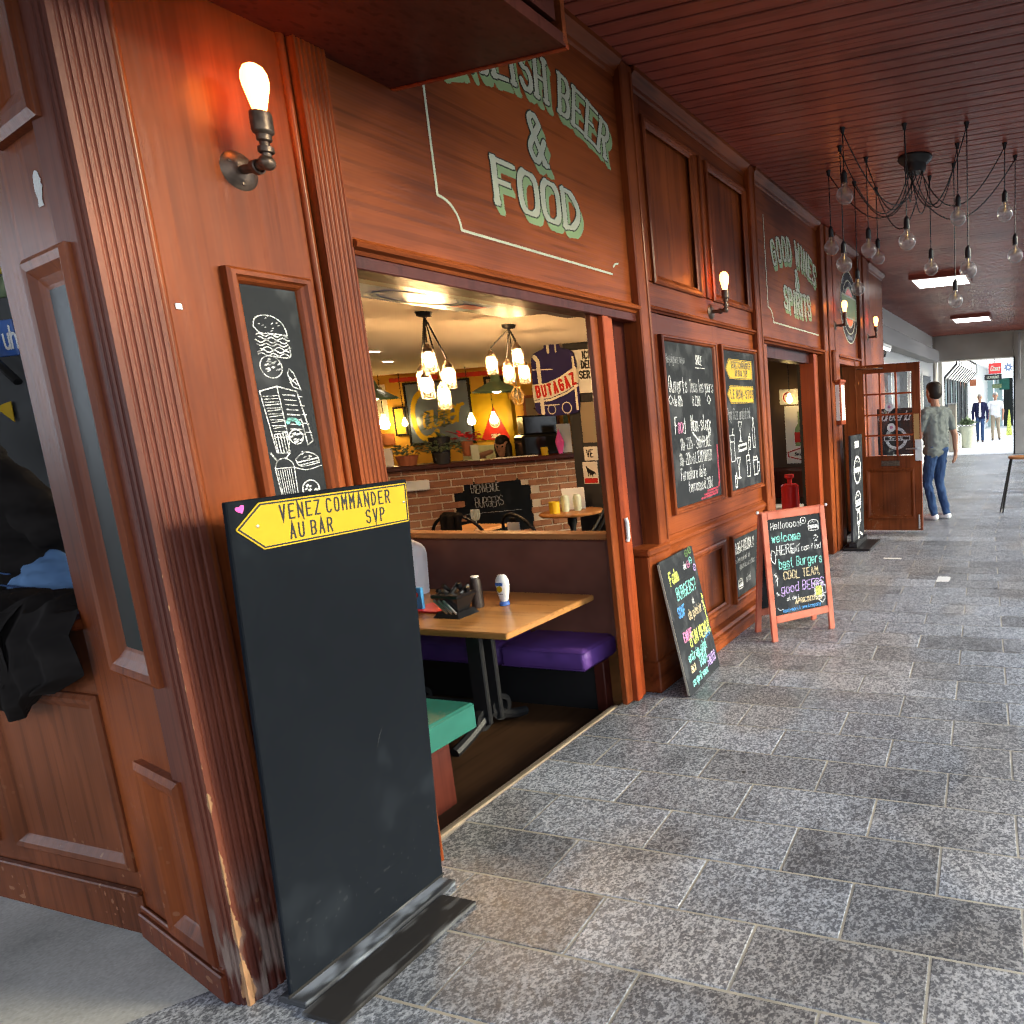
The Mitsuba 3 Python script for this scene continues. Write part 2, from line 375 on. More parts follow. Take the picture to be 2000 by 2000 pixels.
chalk_mat('chalk_green', (.22, .4, .12))
chalk_mat('chalk_red', (.5, .06, .1))
plain('pink', (.8, .1, .4), .5, .4)
plain('red', (.55, .03, .025), .35, .5)
plain('red_plastic', (.6, .02, .02), .3, .5)
plain('blue_print', (.05, .13, .42), .4, .5)
plain('indigo', (.03, .025, .11), .25, .5)
plain('sky_card', (.06, .28, .6), .4, .5)
plain('purple', mikit.proc(lambda p, n, uv: mix((.07, .03, .15), (.12, .048, .24), fbm(p.x*9, p.y*9, p.z*9, 3))), .5, .3, sheen=.2)
plain('maroon', mikit.proc(lambda p, n, uv: mix((.12, .042, .03), (.19, .075, .052), fbm(p.x*7, p.y*7, p.z*7, 3))), .5, .4)
plain('teal', mikit.proc(lambda p, n, uv: mix((.012, .09, .065), (.022, .14, .105), fbm(p.x*8, p.y*8, p.z*8, 3))), .42, .3)
plain('bronze', mikit.proc(lambda p, n, uv: mix((.07, .05, .04), (.2, .14, .1), fbm(p.x*60, p.y*60, p.z*60, 2))), .42, .5, metallic=.75)
plain('steel', (.5, .5, .5), .25, .5, metallic=1.0)
plain('brass', (.6, .42, .18), .35, .5, metallic=.9)
plain('worn_strip', mikit.proc(lambda p, n, uv: mix((.12, .085, .055), (.34, .26, .18), fbm(p.x*9, p.y*60, 0, 4))), .6, .3)
plain('iron', (.018, .018, .019), .42, .25, metallic=.2)
plain('header_metal', (.12, .1, .085), .28, .5, metallic=.85)
plain('skin', (.36, .19, .125), .6, .2)
plain('hair', (.018, .013, .01), .6, .3)
plain('hair_grey', (.3, .27, .25), .7, .3)
plain('cotton_grey', mikit.proc(lambda p, n, uv: mix((.13, .145, .135), (.175, .19, .18), fbm(p.x*12, p.y*12, p.z*8, 3))), .95, .02)
plain('cotton_black', mikit.proc(lambda p, n, uv: mix((.008, .007, .007), (.022, .019, .018), fbm(p.x*9, p.y*9, p.z*16, 3))), .95, .02)
plain('cotton_white', (.7, .69, .7), .95, .02)
plain('denim', mikit.proc(lambda p, n, uv: mix((.018, .033, .085), (.05, .09, .18), fbm(p.x*10, p.y*10, p.z*8, 3))), .95, .02)
plain('denim_light', mikit.proc(lambda p, n, uv: mix((.06, .12, .24), (.14, .24, .4), fbm(p.x*14, p.y*6, p.z*14, 3))), .95, .02)
plain('khaki', (.3, .245, .175), .95, .02)
plain('navy', (.02, .022, .055), .95, .02)
plain('leather', (.03, .02, .017), .5, .4)
plain('leaf', mikit.proc(lambda p, n, uv: mix((.06, .1, .045), (.2, .25, .14), noise(p.x*30, p.y*30, p.z*30))), .6, .3)
plain('poinsettia', (.6, .03, .05), .5, .3)
plain('terracotta', (.35, .12, .06), .8, .2)
plain('aframe_paint', mikit.proc(lambda p, n, uv: mix((.42, .085, .04), (.6, .2, .13), fbm(p.x*12, p.y*12, p.z*9, 3))), .5, .3)
plain('grey_paint', (.33, .32, .31), .7, .3)
plain('light_paint', (.62, .62, .6), .6, .3)
plain('teal_glass', (.34, .46, .45), .3, .5)
plain('slate_mirror', (.014, .018, .017), .4, .12)
plain('asphalt', (.055, .055, .056), .9, .2)
plain('green_enamel', (.1, .16, .09), .35, .5)
plain('blue_enamel', (.14, .19, .3), .25, .5)
plain('sticker', mikit.proc(lambda p, n, uv: mix((.75, .74, .72), (.6, .6, .58), noise(p.x*200, p.y*200, p.z*200))), .6, .3)
mat('pane', type='thindielectric')
mat('bulb_glass', type='blendbsdf', weight=.06, a={'type': 'thindielectric'}, b={'type': 'twosided', 'b': {'type': 'principled', 'base_color': rgb(.85, .84, .84), 'roughness': .25, 'specular': .9}})
mat('jar_glass', type='blendbsdf', weight=.12, a={'type': 'thindielectric'}, b={'type': 'twosided', 'b': {'type': 'principled', 'base_color': rgb(.9, .85, .7), 'roughness': .3}})
def glow(c, k): return {'type': 'area', 'radiance': {'type': 'rgb', 'value': [float(v*k) for v in c]}}
plain('glow_base', (.8, .7, .5), .6, .3)
# ------------------------------------------------------------------ ground and pavement
gm = trimesh.creation.extrude_polygon(sbox(-60, -80, 160, 60).difference(sbox(1.45, .02, 9.4, 8.15)), .4, engine='earcut'); gm.apply_translation([0, 0, -.414])
struct('ground', gm, 'asphalt')
struct('side_passage', bx(-6, 1.42, -.12, 8, -.3, -.004), 'concrete')
pv = key('pavement'); labels[pv] = {'kind': 'structure'}
scene[pv] = mikit.ply(cat([bx(1.0, 1.3, -3.4, -.122, -.3, -.0025), bx(1.3, 11.2, -3.4, -.005, -.3, -.0025), bx(11.2, 60, -3.4, 1.2, -.3, -.0025)]), 'joint')
SH = .062
def tile_mesh(x0, x1, y0, y1):
    g = .0045; b = .0025
    def P(x, y, z): return [x, min(y + SH*(min(x, 9)-1.92), -.012 if 1.25 < x < 11 else 1.1), z]
    V = [P(x0+g, y0+g, -.02), P(x1-g, y0+g, -.02), P(x1-g, y1-g, -.02), P(x0+g, y1-g, -.02)]
    dz = rng.uniform(-.0012, .0012, 4)
    V += [P(x0+g, y0+g, -b), P(x1-g, y0+g, -b), P(x1-g, y1-g, -b), P(x0+g, y1-g, -b)]
    V += [P(x0+g+b, y0+g+b, dz[0]), P(x1-g-b, y0+g+b, dz[1]), P(x1-g-b, y1-g-b, dz[2]), P(x0+g+b, y1-g-b, dz[3])]
    F = []
    for o in (0, 4):
        for k in range(4):
            a, c = o+k, o+(k+1) % 4
            F += [[a, c, c+4], [a, c+4, a+4]]
    return tm(V, F + [[8, 9, 10], [8, 10, 11]])
struct('far_walkway', bx(22.6, 60, -14, .5, -.3, .0022), 'pale_concrete')
PITCH, WID = .2772, .565
far = {i: [] for i in range(4)}
for r in range(-21, 120):
    x0 = 1.645 + PITCH*r
    if x0 > 34: break
    if x0 < 1.0: continue
    ph = -1.163 if r % 2 else -.885
    for c in range(-4, 5):
        y0 = ph - WID*c
        if y0 - WID + SH*(min(x0, 9)-1.92) > (-.05 if 1.05 < x0 < 11 else -.35 if x0 < 2 else 1.1) or y0 - WID < -3.45: continue
        v = int(rng.choice(4, p=[.34, .32, .16, .18]))
        m_ = tile_mesh(x0, x0+PITCH, y0-WID, y0)
        if .8 < x0 < 8.6 and y0 > -2.9:
            put('tile', m_, f'paver_{v}', pv)
        else:
            far[v].append(m_)
for v, ms in far.items():
    put('far_paving', ms, f'paver_{v}', pv, kind='stuff')

# ------------------------------------------------------------------ arcade ceiling
CZ = 3.6
ce = key('ceiling'); labels[ce] = {'kind': 'structure'}
scene[ce] = mikit.ply(cat([bx(.2, 22.5, -2.85, 1.6, CZ+.02, CZ+.4), bx(-5, .2, -2.85, 1.6, CZ+.02, CZ+.4), bx(-5, 1.3, 1.6, 7, CZ+.02, CZ+.4)]), 'wood_dark')
farp = []
x = -1.98; i = 0
while x < 22.4:
    m_ = bx(x+.006, x+.1035, -2.85, -.03 if x < 11.2 else 1.2, CZ+rng.uniform(-.001, .001), CZ+.019, .004)
    if x < 9.2: put('plank', m_, 'wood_ceiling', ce)
    else: farp.append(m_)
    x += .1095
put('far_planks', farp, 'wood_ceiling', ce, kind='stuff')

# ------------------------------------------------------------------ pub front
pf = thing('pub_facade', 'long varnished mahogany pub front with painted signs, fluted posts and open windows', 'building')
W = Frame((0, -.1, 0), (1, 0, 0), (0, 0, 1), (0, -1, 0))
yW = -.1
put('lamp_panel', bx(1.35, 1.845, yW, -.0, 0, 3.6), 'wood_z', pf)
put('edge_bead', tube([(1.372, -.105, .05), (1.372, -.105, 3.59)], .013, 10), 'wood_z', pf, smooth=40)
put('edge_bead', tube([(1.832, -.104, .05), (1.832, -.104, 3.59)], .012, 10), 'wood_z', pf, smooth=40)
def fluted(x0, x1, y, depth, n, r, z0, z1, mt, name='pilaster'):
    pl = sbox(x0, y, x1, y+depth)
    for k in range(n):
        cx = x0 + (x1-x0)*(k+.75)/(n+.5)
        pl = pl.difference(Point(cx, y-.002).buffer(r, quad_segs=5))
    m_ = trimesh.creation.extrude_polygon(pl, z1-z0, engine='earcut'); m_.apply_translation([0, 0, z0])
    return put(name, m_, mt, pf)
fluted(1.85, 1.955, -.138, .14, 6, .0065, 0, 3.6, 'wood_z')
# corner post with flutes on both faces, a long chipped arris
pl = Polygon([(1.232, -.07), (1.238, -.117), (1.358, -.124), (1.36, .02), (1.245, .03)])
for k in range(5): pl = pl.difference(Point(1.258+.0205*k, -.1195-.0012*k).buffer(.0062, quad_segs=5))
for k in range(2): pl = pl.difference(Point(1.2335+.003*k, -.083-.018*k).buffer(.005, quad_segs=5))
m_ = trimesh.creation.extrude_polygon(pl, 3.6, engine='earcut')
put('corner_post', m_, 'wood_post', pf, label='worn fluted corner post with its edge chipped to bare wood')
# angled facet with narrow mirror
A_, B_ = np.array([1.375, .55, 0]), np.array([1.237, -.072, 0])
FU = (B_-A_)/np.linalg.norm(B_-A_); FL = np.linalg.norm(B_-A_)
FC = Frame(A_, FU, (0, 0, 1), np.array([FU[1], -FU[0], 0]))
put('facet_wall', FC.box(0, FL, 0, 3.6, -.1, 0), 'wood_z', pf)
RAISE = [(0, 0), (0, .016), (.012, .022), (.03, .02), (.04, .008), (.055, .002), (.055, -.004)]
put('facet_moulding', FC.moulding(.27, .6, .985, 2.15, [(0, 0), (0, .022), (.014, .03), (.034, .026), (.055, .012), (.075, .004), (.09, -.0)]), 'wood_z', pf)
put('facet_mirror', FC.box(.358, .512, 1.07, 2.065, -.002, .0022), 'slate_mirror', pf, label='narrow dark mirror strip in the corner facet')
put('facet_moulding', FC.moulding(.265, .58, .11, .7, [(0, 0), (0, .02), (.02, .028), (.05, .022), (.08, .004), (.085, .0)]), 'wood_z', pf)
put('facet_moulding', FC.moulding(.23, .59, 2.44, 3.3, [(0, 0), (0, .02), (.02, .028), (.05, .022), (.09, .004), (.1, .0)]), 'wood_z', pf)
put('facet_plinth', [FC.box(-.01, FL-.03, 0, .09, 0, .022, .004), FC.box(-.01, FL-.03, .09, .112, 0, .012, .004)], 'wood_z', pf)
# side wall below and above its open window
SX = 1.38
SW = Frame((SX, 0, 0), (0, -1, 0), (0, 0, 1), (-1, 0, 0))
put('side_wall', [SW.box(-8, -.54, 0, 1.08, -.1, 0), SW.box(-8, -.54, 2.62, 3.6, -.1, 0), SW.box(-8, -2.6, 1.08, 2.62, -.1, 0)], 'wood_side', pf)
put('window_ledge', SW.box(-2.62, -.545, 1.08, 1.115, -.14, .03, .006), 'wood_x', pf)
for a in (-1.19, -1.95, -2.71):
    put('side_moulding', SW.moulding(a, a+.64, .235, .86, [(0, 0), (0, .012), (.014, .022), (.03, .018), (.05, .004), (.055, .0)]), 'wood_side', pf)
put('side_skirting', [SW.box(-8, -.545, 0, .15, 0, .012), SW.box(-8, -.545, .15, .166, 0, .022, .004)], 'wood_side', pf)
# sign panel over the first window
def wallbox(name, x0, x1, z0, z1, y=yW, mt='wood_x', back=.03, b=0.0, **k): return put(name, bx(x0, x1, y, back, z0, z1, b), mt, pf, **k)
sp1 = wallbox('sign_panel', 1.955, 3.8, 2.25, 3.6)
CROWN = [(-.03, 0), (-.12, 0), (-.128, .012), (-.15, .02), (-.155, .034), (-.148, .042), (-.118, .048), (-.11, .058), (-.1, .06), (-.03, .06)]
def crown(name, x0, x1, z, s=1.0): return put(name, sweep_x([(yW+(a+.1)*s, z+b*s) for a, b in CROWN], x0, x1), 'wood_x', pf)
crown('transom', 1.957, 3.798, 2.243)
put('transom_drop', bx(1.957, 3.8, -.118, .02, 2.196, 2.243, .004), 'wood_dark', pf)
COR = [(-.02, 0), (-.1, 0), (-.112, .01), (-.116, .028), (-.13, .04), (-.15, .06), (-.165, .075), (-.165, .1), (-.02, .1)]
def cornice(x0, x1): return put('cornice', sweep_x([(a, 3.5+b) for a, b in COR], x0, x1), 'wood_x', pf)
cornice(2.26, 3.8); cornice(3.93, 5.68); cornice(5.81, 7.7); cornice(8.29, 9.46); cornice(10.08, 11.2)
# shutter box and window head behind the first opening
put('window_head', [bx(1.957, 3.45, .02, .1, 2.2, 2.5), bx(1.957, 3.45, .1, .5, 2.235, 2.5)], 'header_metal', pf)
put('threshold', bx(1.955, 3.4, -.01, .012, -.01, .009, .003), 'worn_strip', pf); put('threshold', bx(1.955, 3.4, .016, .034, -.08, .002, .002), 'worn_strip', pf); put('threshold', bx(1.955, 3.4, .034, .05, -.3, -.03), 'wood_dark', pf)
# folded window leaves at the right of the first opening
wallbox('folded_leaf', 3.385, 3.45, .02, 2.24, -.085, 'wood_z', -.05, .004)
wallbox('folded_leaf', 3.455, 3.51, .015, 2.235, -.115, 'wood_orange', -.05, .005)
wallbox('folded_leaf', 3.515, 3.57, .015, 2.235, -.1, 'wood_orange', -.05, .005)
put('leaf_handle', tube([(3.483, -.122, .965), (3.483, -.13, .985), (3.483, -.13, 1.075), (3.483, -.122, 1.095)], .011, 10), 'light_paint', pf, smooth=40)
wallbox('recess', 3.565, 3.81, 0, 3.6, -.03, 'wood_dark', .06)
def post(x0, x1, ped=True):
    wallbox('post', x0, x1, .0, 3.59, -.15, 'wood_z', -.02, .008)
    put('post_bead', tube([((x0+x1)/2+.03, -.15, .9), ((x0+x1)/2+.03, -.15, 3.55)], .009, 8), 'wood_z', pf, smooth=40)
    if ped:
        wallbox('pedestal', x0-.17, x1-.05, 0, .84, -.16, 'wood_z', .0, .008)
        wallbox('pedestal_cap', x0-.18, x1-.04, .84, .885, -.172, 'wood_x', .0, .01)
        wallbox('pedestal_foot', x0-.18, x1-.04, 0, .2, -.175, 'wood_x', .0, .008)
post(3.8, 3.93); post(5.68, 5.81, False)
# second bay: upper panels, blackboard wall, lower panels
wallbox('bay_wall', 3.9, 5.7, 0, 3.6, -.072, 'wood_z')
def boards(name, rects, y=yW, mt='wood_z'):
    for (a, b, c, d) in rects: wallbox(name, a, b, c, d, y, mt, -.07, .003)
boards('stile', [(3.93, 4.07, 2.46, 3.5), (4.745, 4.93, 2.46, 3.39), (5.67, 5.69, 2.46, 3.5)])
boards('rail', [(3.93, 5.68, 2.3, 2.455), (4.07, 5.67, 3.392, 3.5)], mt='wood_x')
put('panel_moulding', W.moulding(4.06, 4.75, 2.45, 3.4, RAISE), 'wood_z', pf); put('panel_moulding', W.moulding(4.925, 5.675, 2.45, 3.4, RAISE), 'wood_z', pf)
put('mullion_bead', tube([(4.838, -.102, 2.46), (4.838, -.102, 3.4)], .016, 10), 'wood_z', pf, smooth=40)
crown('transom', 3.93, 5.68, 2.275, .7)
boards('stile', [(3.93, 4.1, .9, 2.275), (4.85, 4.975, .9, 2.275), (5.69, 5.69+.01, .9, 2.275)])
boards('rail', [(3.93, 5.68, 2.13, 2.272), (3.93, 5.68, .9, 1.04)], mt='wood_x')
put('sill_rail', sweep_x([(-.07, .82), (-.115, .82), (-.122, .84), (-.132, .85), (-.132, .872), (-.112, .89), (-.105, .9), (-.07, .9)], 3.93, 5.68), 'wood_x', pf)
boards('stile', [(3.93, 4.08, .2, .82), (4.82, 4.95, .2, .82), (5.65, 5.68, .2, .82)])
boards('rail', [(3.93, 5.68, .71, .82), (3.93, 5.68, .08, .215)], mt='wood_x')
put('panel_moulding', W.moulding(4.06, 4.84, .195, .72, RAISE), 'wood_z', pf)
put('skirting', sweep_x([(-.07, 0), (-.2, 0), (-.2, .06), (-.185, .075), (-.165, .08), (-.15, .1), (-.1, .115), (-.07, .115)], 3.9, 5.68), 'wood_x', pf)
# third bay: second sign over a doorway-high window
sp2 = wallbox('sign_panel', 5.81, 7.7, 2.24, 3.6)
crown('transom', 5.81, 7.72, 2.225)
put('window_head', bx(5.95, 7.5, -.05, .1, 2.12, 2.3), 'wood_dark', pf)
wallbox('jamb', 5.81, 6.0, 0, 2.24, -.1, 'wood_z', .06)
put('threshold', bx(5.95, 7.5, -.05, .02, -.01, .01), 'brass', pf)
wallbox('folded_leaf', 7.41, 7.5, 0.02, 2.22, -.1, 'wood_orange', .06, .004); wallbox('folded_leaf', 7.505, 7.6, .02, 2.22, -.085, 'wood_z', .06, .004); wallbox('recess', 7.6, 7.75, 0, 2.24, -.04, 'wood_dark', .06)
put('grey_jamb', bx(7.74, 8.0, .12, .2, 0, 2.2), 'dark_wall', pf)
# posts and the bay of the round sign
wallbox('post', 7.7, 7.84, 0, 3.59, -.15, 'wood_z', .06, .008); wallbox('post', 7.86, 8.06, 0, 3.59, -.165, 'wood_z', .06, .01); wallbox('post', 8.08, 8.29, 0, 3.59, -.15, 'wood_z', .06, .008)
put('post_bead', tube([(8.07, -.16, .1), (8.07, -.16, 3.5)], .012, 8), 'wood_z', pf, smooth=40)
wallbox('bracket', 7.88, 8.02, 1.93, 2.28, -.21, 'wood_x', -.1, .02)
sp3 = wallbox('sign_panel', 8.29, 9.46, 2.24, 3.6)
crown('transom', 8.31, 9.44, 2.215)
wallbox('post', 9.46, 9.62, 0, 3.59, -.15, 'wood_z', .06, .008); wallbox('post', 9.64, 9.86, 0, 3.59, -.165, 'wood_z', .06, .01); wallbox('post', 9.88, 10.08, 0, 3.59, -.15, 'wood_z', .06, .008)
wallbox('end_wall', 10.08, 11.2, 0, 3.6, -.1, 'wood_z', .5)
wallbox('door_frame', 8.29, 8.42, 0, 2.24, -.12, 'wood_z', .06, .006); wallbox('door_frame', 9.2, 9.46, 0, 2.24, -.12, 'wood_z', .06, .006)
put('door_frame', bx(8.42, 9.2, -.11, .06, 2.16, 2.24), 'wood_x', pf)
# open door, hinged at the right, standing across the pavement
DF = Frame((9.15, -.13, 0), (-.03, -1, 0), (0, 0, 1), np.array([-1, .03, 0]))
dk = key('door', pf)
scene[dk] = mikit.ply(cat([DF.box(0, .82, .03, 1.0, -.045, 0), DF.box(0, .1, 1.0, 2.157, -.045, 0), DF.box(.72, .82, 1.0, 2.157, -.045, 0), DF.box(.1, .72, 2.05, 2.157, -.045, 0)]), 'wood_z')
labels[dk] = {'label': 'glazed wooden door standing open across the pavement'}
us, vs = np.linspace(.1, .72, 4), np.linspace(1.0, 2.05, 5)
for u in us[1:-1]: put('glazing_bar', DF.box(u-.012, u+.012, 1.0, 2.05, -.04, -.004, .004), 'wood_orange', dk)
for v in vs[1:-1]: put('glazing_bar', DF.box(.1, .72, v-.011, v+.011, -.039, -.005, .004), 'wood_orange', dk)
for i in range(3):
    for j in range(4): put('pane', DF.box(us[i]+.012, us[i+1]-.012, vs[j]+.011, vs[j+1]-.011, -.0225, -.0221), 'pane', dk)
put('moulding', DF.moulding(.09, .73, .18, .84, RAISE), 'wood_z', dk)
put('letter_plate', DF.box(.3, .54, .87, .94, 0, .008, .003), 'bronze', dk)
put('push_plate', DF.box(.735, .805, 1.19, 1.52, 0, .005), 'brass', dk)
put('lock_plate', DF.box(.745, .835, .93, 1.2, -.02, .012, .004), 'light_paint', dk)
put('handle', tube([DF.p(.79, 1.09, .01), DF.p(.79, 1.09, .05), DF.p(.77, 1.09, .055), DF.p(.64, 1.085, .055)], .01, 8), 'steel', dk, smooth=40)
put('floor_bolt', DF.box(.765, .79, .05, .24, 0, .02, .006), 'steel', dk)
put('closer_arm', tube([DF.p(.02, 2.12, .03), DF.p(.2, 2.11, .06), DF.p(.36, 2.11, .02)], .012, 8), 'steel', dk, smooth=40)
for (u, v) in ((.42, 1.62), (.44, 1.36)):
    put('round_sticker', DF.extrude(Point(u, v).buffer(.055), .001, -.02), 'sticker', dk)
    ink(DF, Point(u, v).buffer(.02), 'chalk_pink', dk, 'sticker_mark', -.0185)
put('poster', DF.box(.26, .715, 1.01, 1.6, -.03, -.026), 'black', dk, label='black poster with white script behind the door glass')
ink(DF, text_poly('Cafeteria', .11, .016, .6, .06, 0, .3, .27, 1.45), 'chalk_white', dk, 'poster_lettering', -.0255)
em = Point(.5, 1.22).buffer(.145).difference(Point(.5, 1.22).buffer(.105)).union(sbox(.34, 1.19, .68, 1.25)).difference(sbox(.355, 1.2, .665, 1.24)).union(text_poly('Cerveza', .035, .007, .7, .3, 0, .3, .5, 1.2025, 'c'))
ink(DF, em, 'chalk_white', dk, 'poster_emblem', -.0254)

# painted lettering and lines
def sign_letters(text, h, x_c, z_fn, parent, rot_fn=None, thick=.17, cond=.8, gap=.22, sp_=.4):
    ls, wdt = serif_poly(text, h, thick, cond, gap, sp_)
    face, shade, edge = [], [], []
    for c, g in ls:
        gg = shapely.affinity.rotate(g, rot_fn(c) if rot_fn else 0, origin=(0, 0))
        gg = shapely.affinity.translate(gg, x_c + c, z_fn(c))
        face.append(gg); edge.append(gg.buffer(h*.03))
        sh_ = gg
        for k in range(1, 7): sh_ = sh_.union(shapely.affinity.translate(gg, h*.025*k, -h*.034*k))
        shade.append(sh_)
    for g, m_, n, nm in ((shade, 'letter_green', .0008, 'letter_shadow'), (edge, 'letter_edge', .0016, 'letter_outline'), (face, 'cream', .0024, 'sign_letter')):
        if nm == 'sign_letter':
            for q in g: ink(W, q, m_, parent, nm, n, .001)
        else: ink(W, shapely.union_all(g), m_, parent, nm, n, .001)
arch = lambda R, z0: (lambda c: z0 + math.sqrt(R*R-c*c)-R)
arot = lambda R: (lambda c: -math.degrees(math.asin(c/R))*.9)
sign_letters('ENGLISH BEER', .18, 3.075, arch(1.5, 3.15), sp1, arot(1.5), .155, .57, .17, .36)
sign_letters('&', .2, 3.06, lambda c: 2.85, sp1, None, .15, .8)
sign_letters('FOOD', .172, 3.04, lambda c: 2.6, sp1, None, .2, 1.02)
def scoop(x0, x1, z0, z1, r, w):
    pts = [(x0, z1), (x0, z0+r)]
    for t in np.linspace(90, 0, 9): pts.append((x0+r*.95*math.cos(math.radians(t)), z0+r*.95*math.sin(math.radians(t))+.0))
    pts += [(x0+r, z0), (x1, z0)]
    return line_poly(pts, w)
ink(W, scoop(2.4, 3.61, 2.433, 3.32, .113, .011), 'cream', sp1, 'painted_line', .001).__class__
ink(W, line_poly([(3.63, 2.475), (3.65, 2.492), (3.68, 2.5)], .01), 'cream', sp1, 'painted_line', .001)
sign_letters('GOOD WINES', .2, 6.93, arch(1.7, 3.045), sp2, arot(1.7), .17, .68)
sign_letters('&', .19, 6.95, lambda c: 2.79, sp2, None, .15, .8)
sign_letters('SPIRITS', .19, 6.95, lambda c: 2.575+.12*c*c, sp2, lambda c: 12*c, .19, .72)
ink(W, scoop(6.09, 7.64, 2.425, 3.3, .125, .013), 'cream', sp2, 'painted_line', .001)
ec = (9.06, 2.87)
for r0, r1, m_, n in ((.44, 0, 'slate_base', .001), (.44, .425, 'cream', .002), (.33, .315, 'cream', .002), (.235, 0, 'red', .003), (.25, .225, 'cream', .004)):
    g = Point(*ec).buffer(r0)
    if r1: g = g.difference(Point(*ec).buffer(r1))
    ink(W, g, m_, sp3, 'round_emblem', n, .001)
bn = sbox(ec[0]-.36, ec[1]-.12, ec[0]+.36, ec[1]+.12).buffer(.02)
ink(W, bn, 'cream', sp3, 'emblem_banner', .0055, .001); ink(W, bn.buffer(-.022), 'letter_green', sp3, 'emblem_banner', .007, .001)

# lower soffit over the corner of the pub
cs = thing('corner_soffit', 'low dark wooden boxed soffit over the corner end of the pub front', 'soffit')
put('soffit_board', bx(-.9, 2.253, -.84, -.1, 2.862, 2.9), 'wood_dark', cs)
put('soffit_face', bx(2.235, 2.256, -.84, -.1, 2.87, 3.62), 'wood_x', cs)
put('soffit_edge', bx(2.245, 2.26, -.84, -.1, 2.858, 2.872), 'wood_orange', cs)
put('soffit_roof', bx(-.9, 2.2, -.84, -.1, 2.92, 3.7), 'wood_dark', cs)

# arcade edge: columns and fascia, out of frame on the street side
ae = thing('arcade_edge', 'concrete fascia and square columns along the street edge of the arcade', 'arcade')
put('fascia', bx(-5, 22.5, -3.1, -2.85, 3.5, 4.3), 'beam_concrete', ae)
for xx in (13.5, 20.0): put('column', bx(xx-.18, xx+.18, -3.12, -2.8, 0, 3.5, .02), 'beam_concrete', ae)
# ------------------------------------------------------------------ sconces
def sconce(x, y, z, label):
    t = thing('pipe_sconce', label, 'wall lamp', 'iron pipe sconces along the pub front')
    put('wall_plate', lathe([(0, .016), (.02, .016), (.036, .012), (.05, .004), (.054, 0), (.05, 0)], (x, y, z), (0, -1, 0), 28), 'bronze', t, smooth=40)
    for k in range(3):
        a = 2.1*k+.5
        put('screw', lathe([(0, .004), (.005, .003), (.006, 0)], (x+.036*math.cos(a), y-.01, z+.036*math.sin(a)), (0, -1, 0), 10), 'bronze', t, smooth=40)
    yy = y-.118
    arm = smooth_path([(x, y-.01, z), (x, y-.06, z), (x, yy+.03, z+.002), (x, yy+.006, z+.012), (x, yy, z+.035), (x, yy, z+.08)])
    put('pipe', tube(arm, .0125, 14), 'bronze', t, smooth=40)
    put('elbow', [lathe([(.016, 0), (.02, .002), (.02, .018), (.016, .02)], (x, y-.062, z), (0, -1, 0), 18), lathe([(.016, 0), (.02, .002), (.02, .016), (.016, .018)], (x, yy, z+.03), sides=18), trimesh.creation.icosphere(3, .021).apply_translation([x, yy+.004, z+.006])], 'bronze', t, smooth=40)
    put('socket', lathe([(.013, .06), (.019, .064), (.019, .078), (.026, .084), (.0275, .09), (.0275, .134), (.025, .138), (.02, .138)], (x, yy, z), sides=20), 'bronze', t, smooth=40)
    put('bulb', lathe([(.014, .136), (.019, .15), (.026, .18), (.032, .205), (.034, .222), (.032, .24), (.024, .256), (.012, .264), (0, .266)], (x, yy, z), sides=20), 'glow_base', t, smooth=True, emitter=glow(WARM, 1.15))
sconce(1.64, -.1, 2.417, 'nearest bronze pipe sconce with a glowing long bulb above the burger chalk panel')
sconce(4.884, -.102, 2.369, 'bronze pipe sconce with glowing bulb above the two wall blackboards')
sconce(8.1, -.165, 2.56, 'small pipe sconce with glowing bulb left of the round painted sign')
sconce(9.8, -.165, 2.56, 'small pipe sconce with glowing bulb right of the round painted sign')

# ------------------------------------------------------------------ chalk drawing helpers (all in plane coordinates)
def wob(pts, j): return np.asarray(pts, float) + rng.normal(0, j, (len(pts), 2))
def burger(u, v, s, w):
    L = [[(-1, .15), (-.95, .6), (-.6, .95), (0, 1.05), (.6, .95), (.95, .6), (1, .15), (-1, .15)], [(-1.05, .02), (-.6, -.12), (-.2, .02), (.2, -.12), (.6, .02), (1.05, -.1)], [(-1, -.2), (1, -.2)], [(-1, -.32), (1, -.32), (.95, -.6), (.7, -.72), (-.7, -.72), (-.95, -.6), (-1, -.32)]]
    L += [[(-.5+.3*k, .55+.15*(k % 2)), (-.42+.3*k, .6+.15*(k % 2))] for k in range(4)]
    return shapely.union_all([line_poly(chaikin(np.array(q)*s+[u, v]), w) for q in L])
def heart(u, v, s): return Polygon(chaikin(np.array([[0, -1], [-1, .1], [-1, .7], [-.5, 1], [0, .6], [.5, 1], [1, .7], [1, .1], [0, -1.]])*s+[u, v], 2))
def mug(u, v, s, w):
    L = [[(-.6, -1), (-.6, .6), (.5, .6), (.5, -1), (-.6, -1)], [(.5, .3), (1, .3), (1, -.7), (.5, -.7)], [(-.75, .6), (-.5, 1), (0, .85), (.4, 1), (.65, .6)]]
    return shapely.union_all([line_poly(np.array(q)*s+[u, v], w) for q in L])
def glass(u, v, s, w, kind):
    L = {0: [[(-.5, 1), (.5, 1), (.06, .1), (.06, -.9), (.4, -1), (-.4, -1), (-.06, -.9), (-.06, .1), (-.5, 1)]], 1: [[(-.35, -1), (-.42, 1), (.42, 1), (.35, -1), (-.35, -1)], [(-.4, .5), (.4, .5)], [(.1, 1), (.3, 1.5)]], 2: [[(-.2, -1), (-.25, .3), (-.08, .7), (-.08, 1.2), (.08, 1.2), (.08, .7), (.25, .3), (.2, -1), (-.2, -1)]]}[kind]
    return shapely.union_all([line_poly(np.array(q)*s+[u, v], w) for q in L])
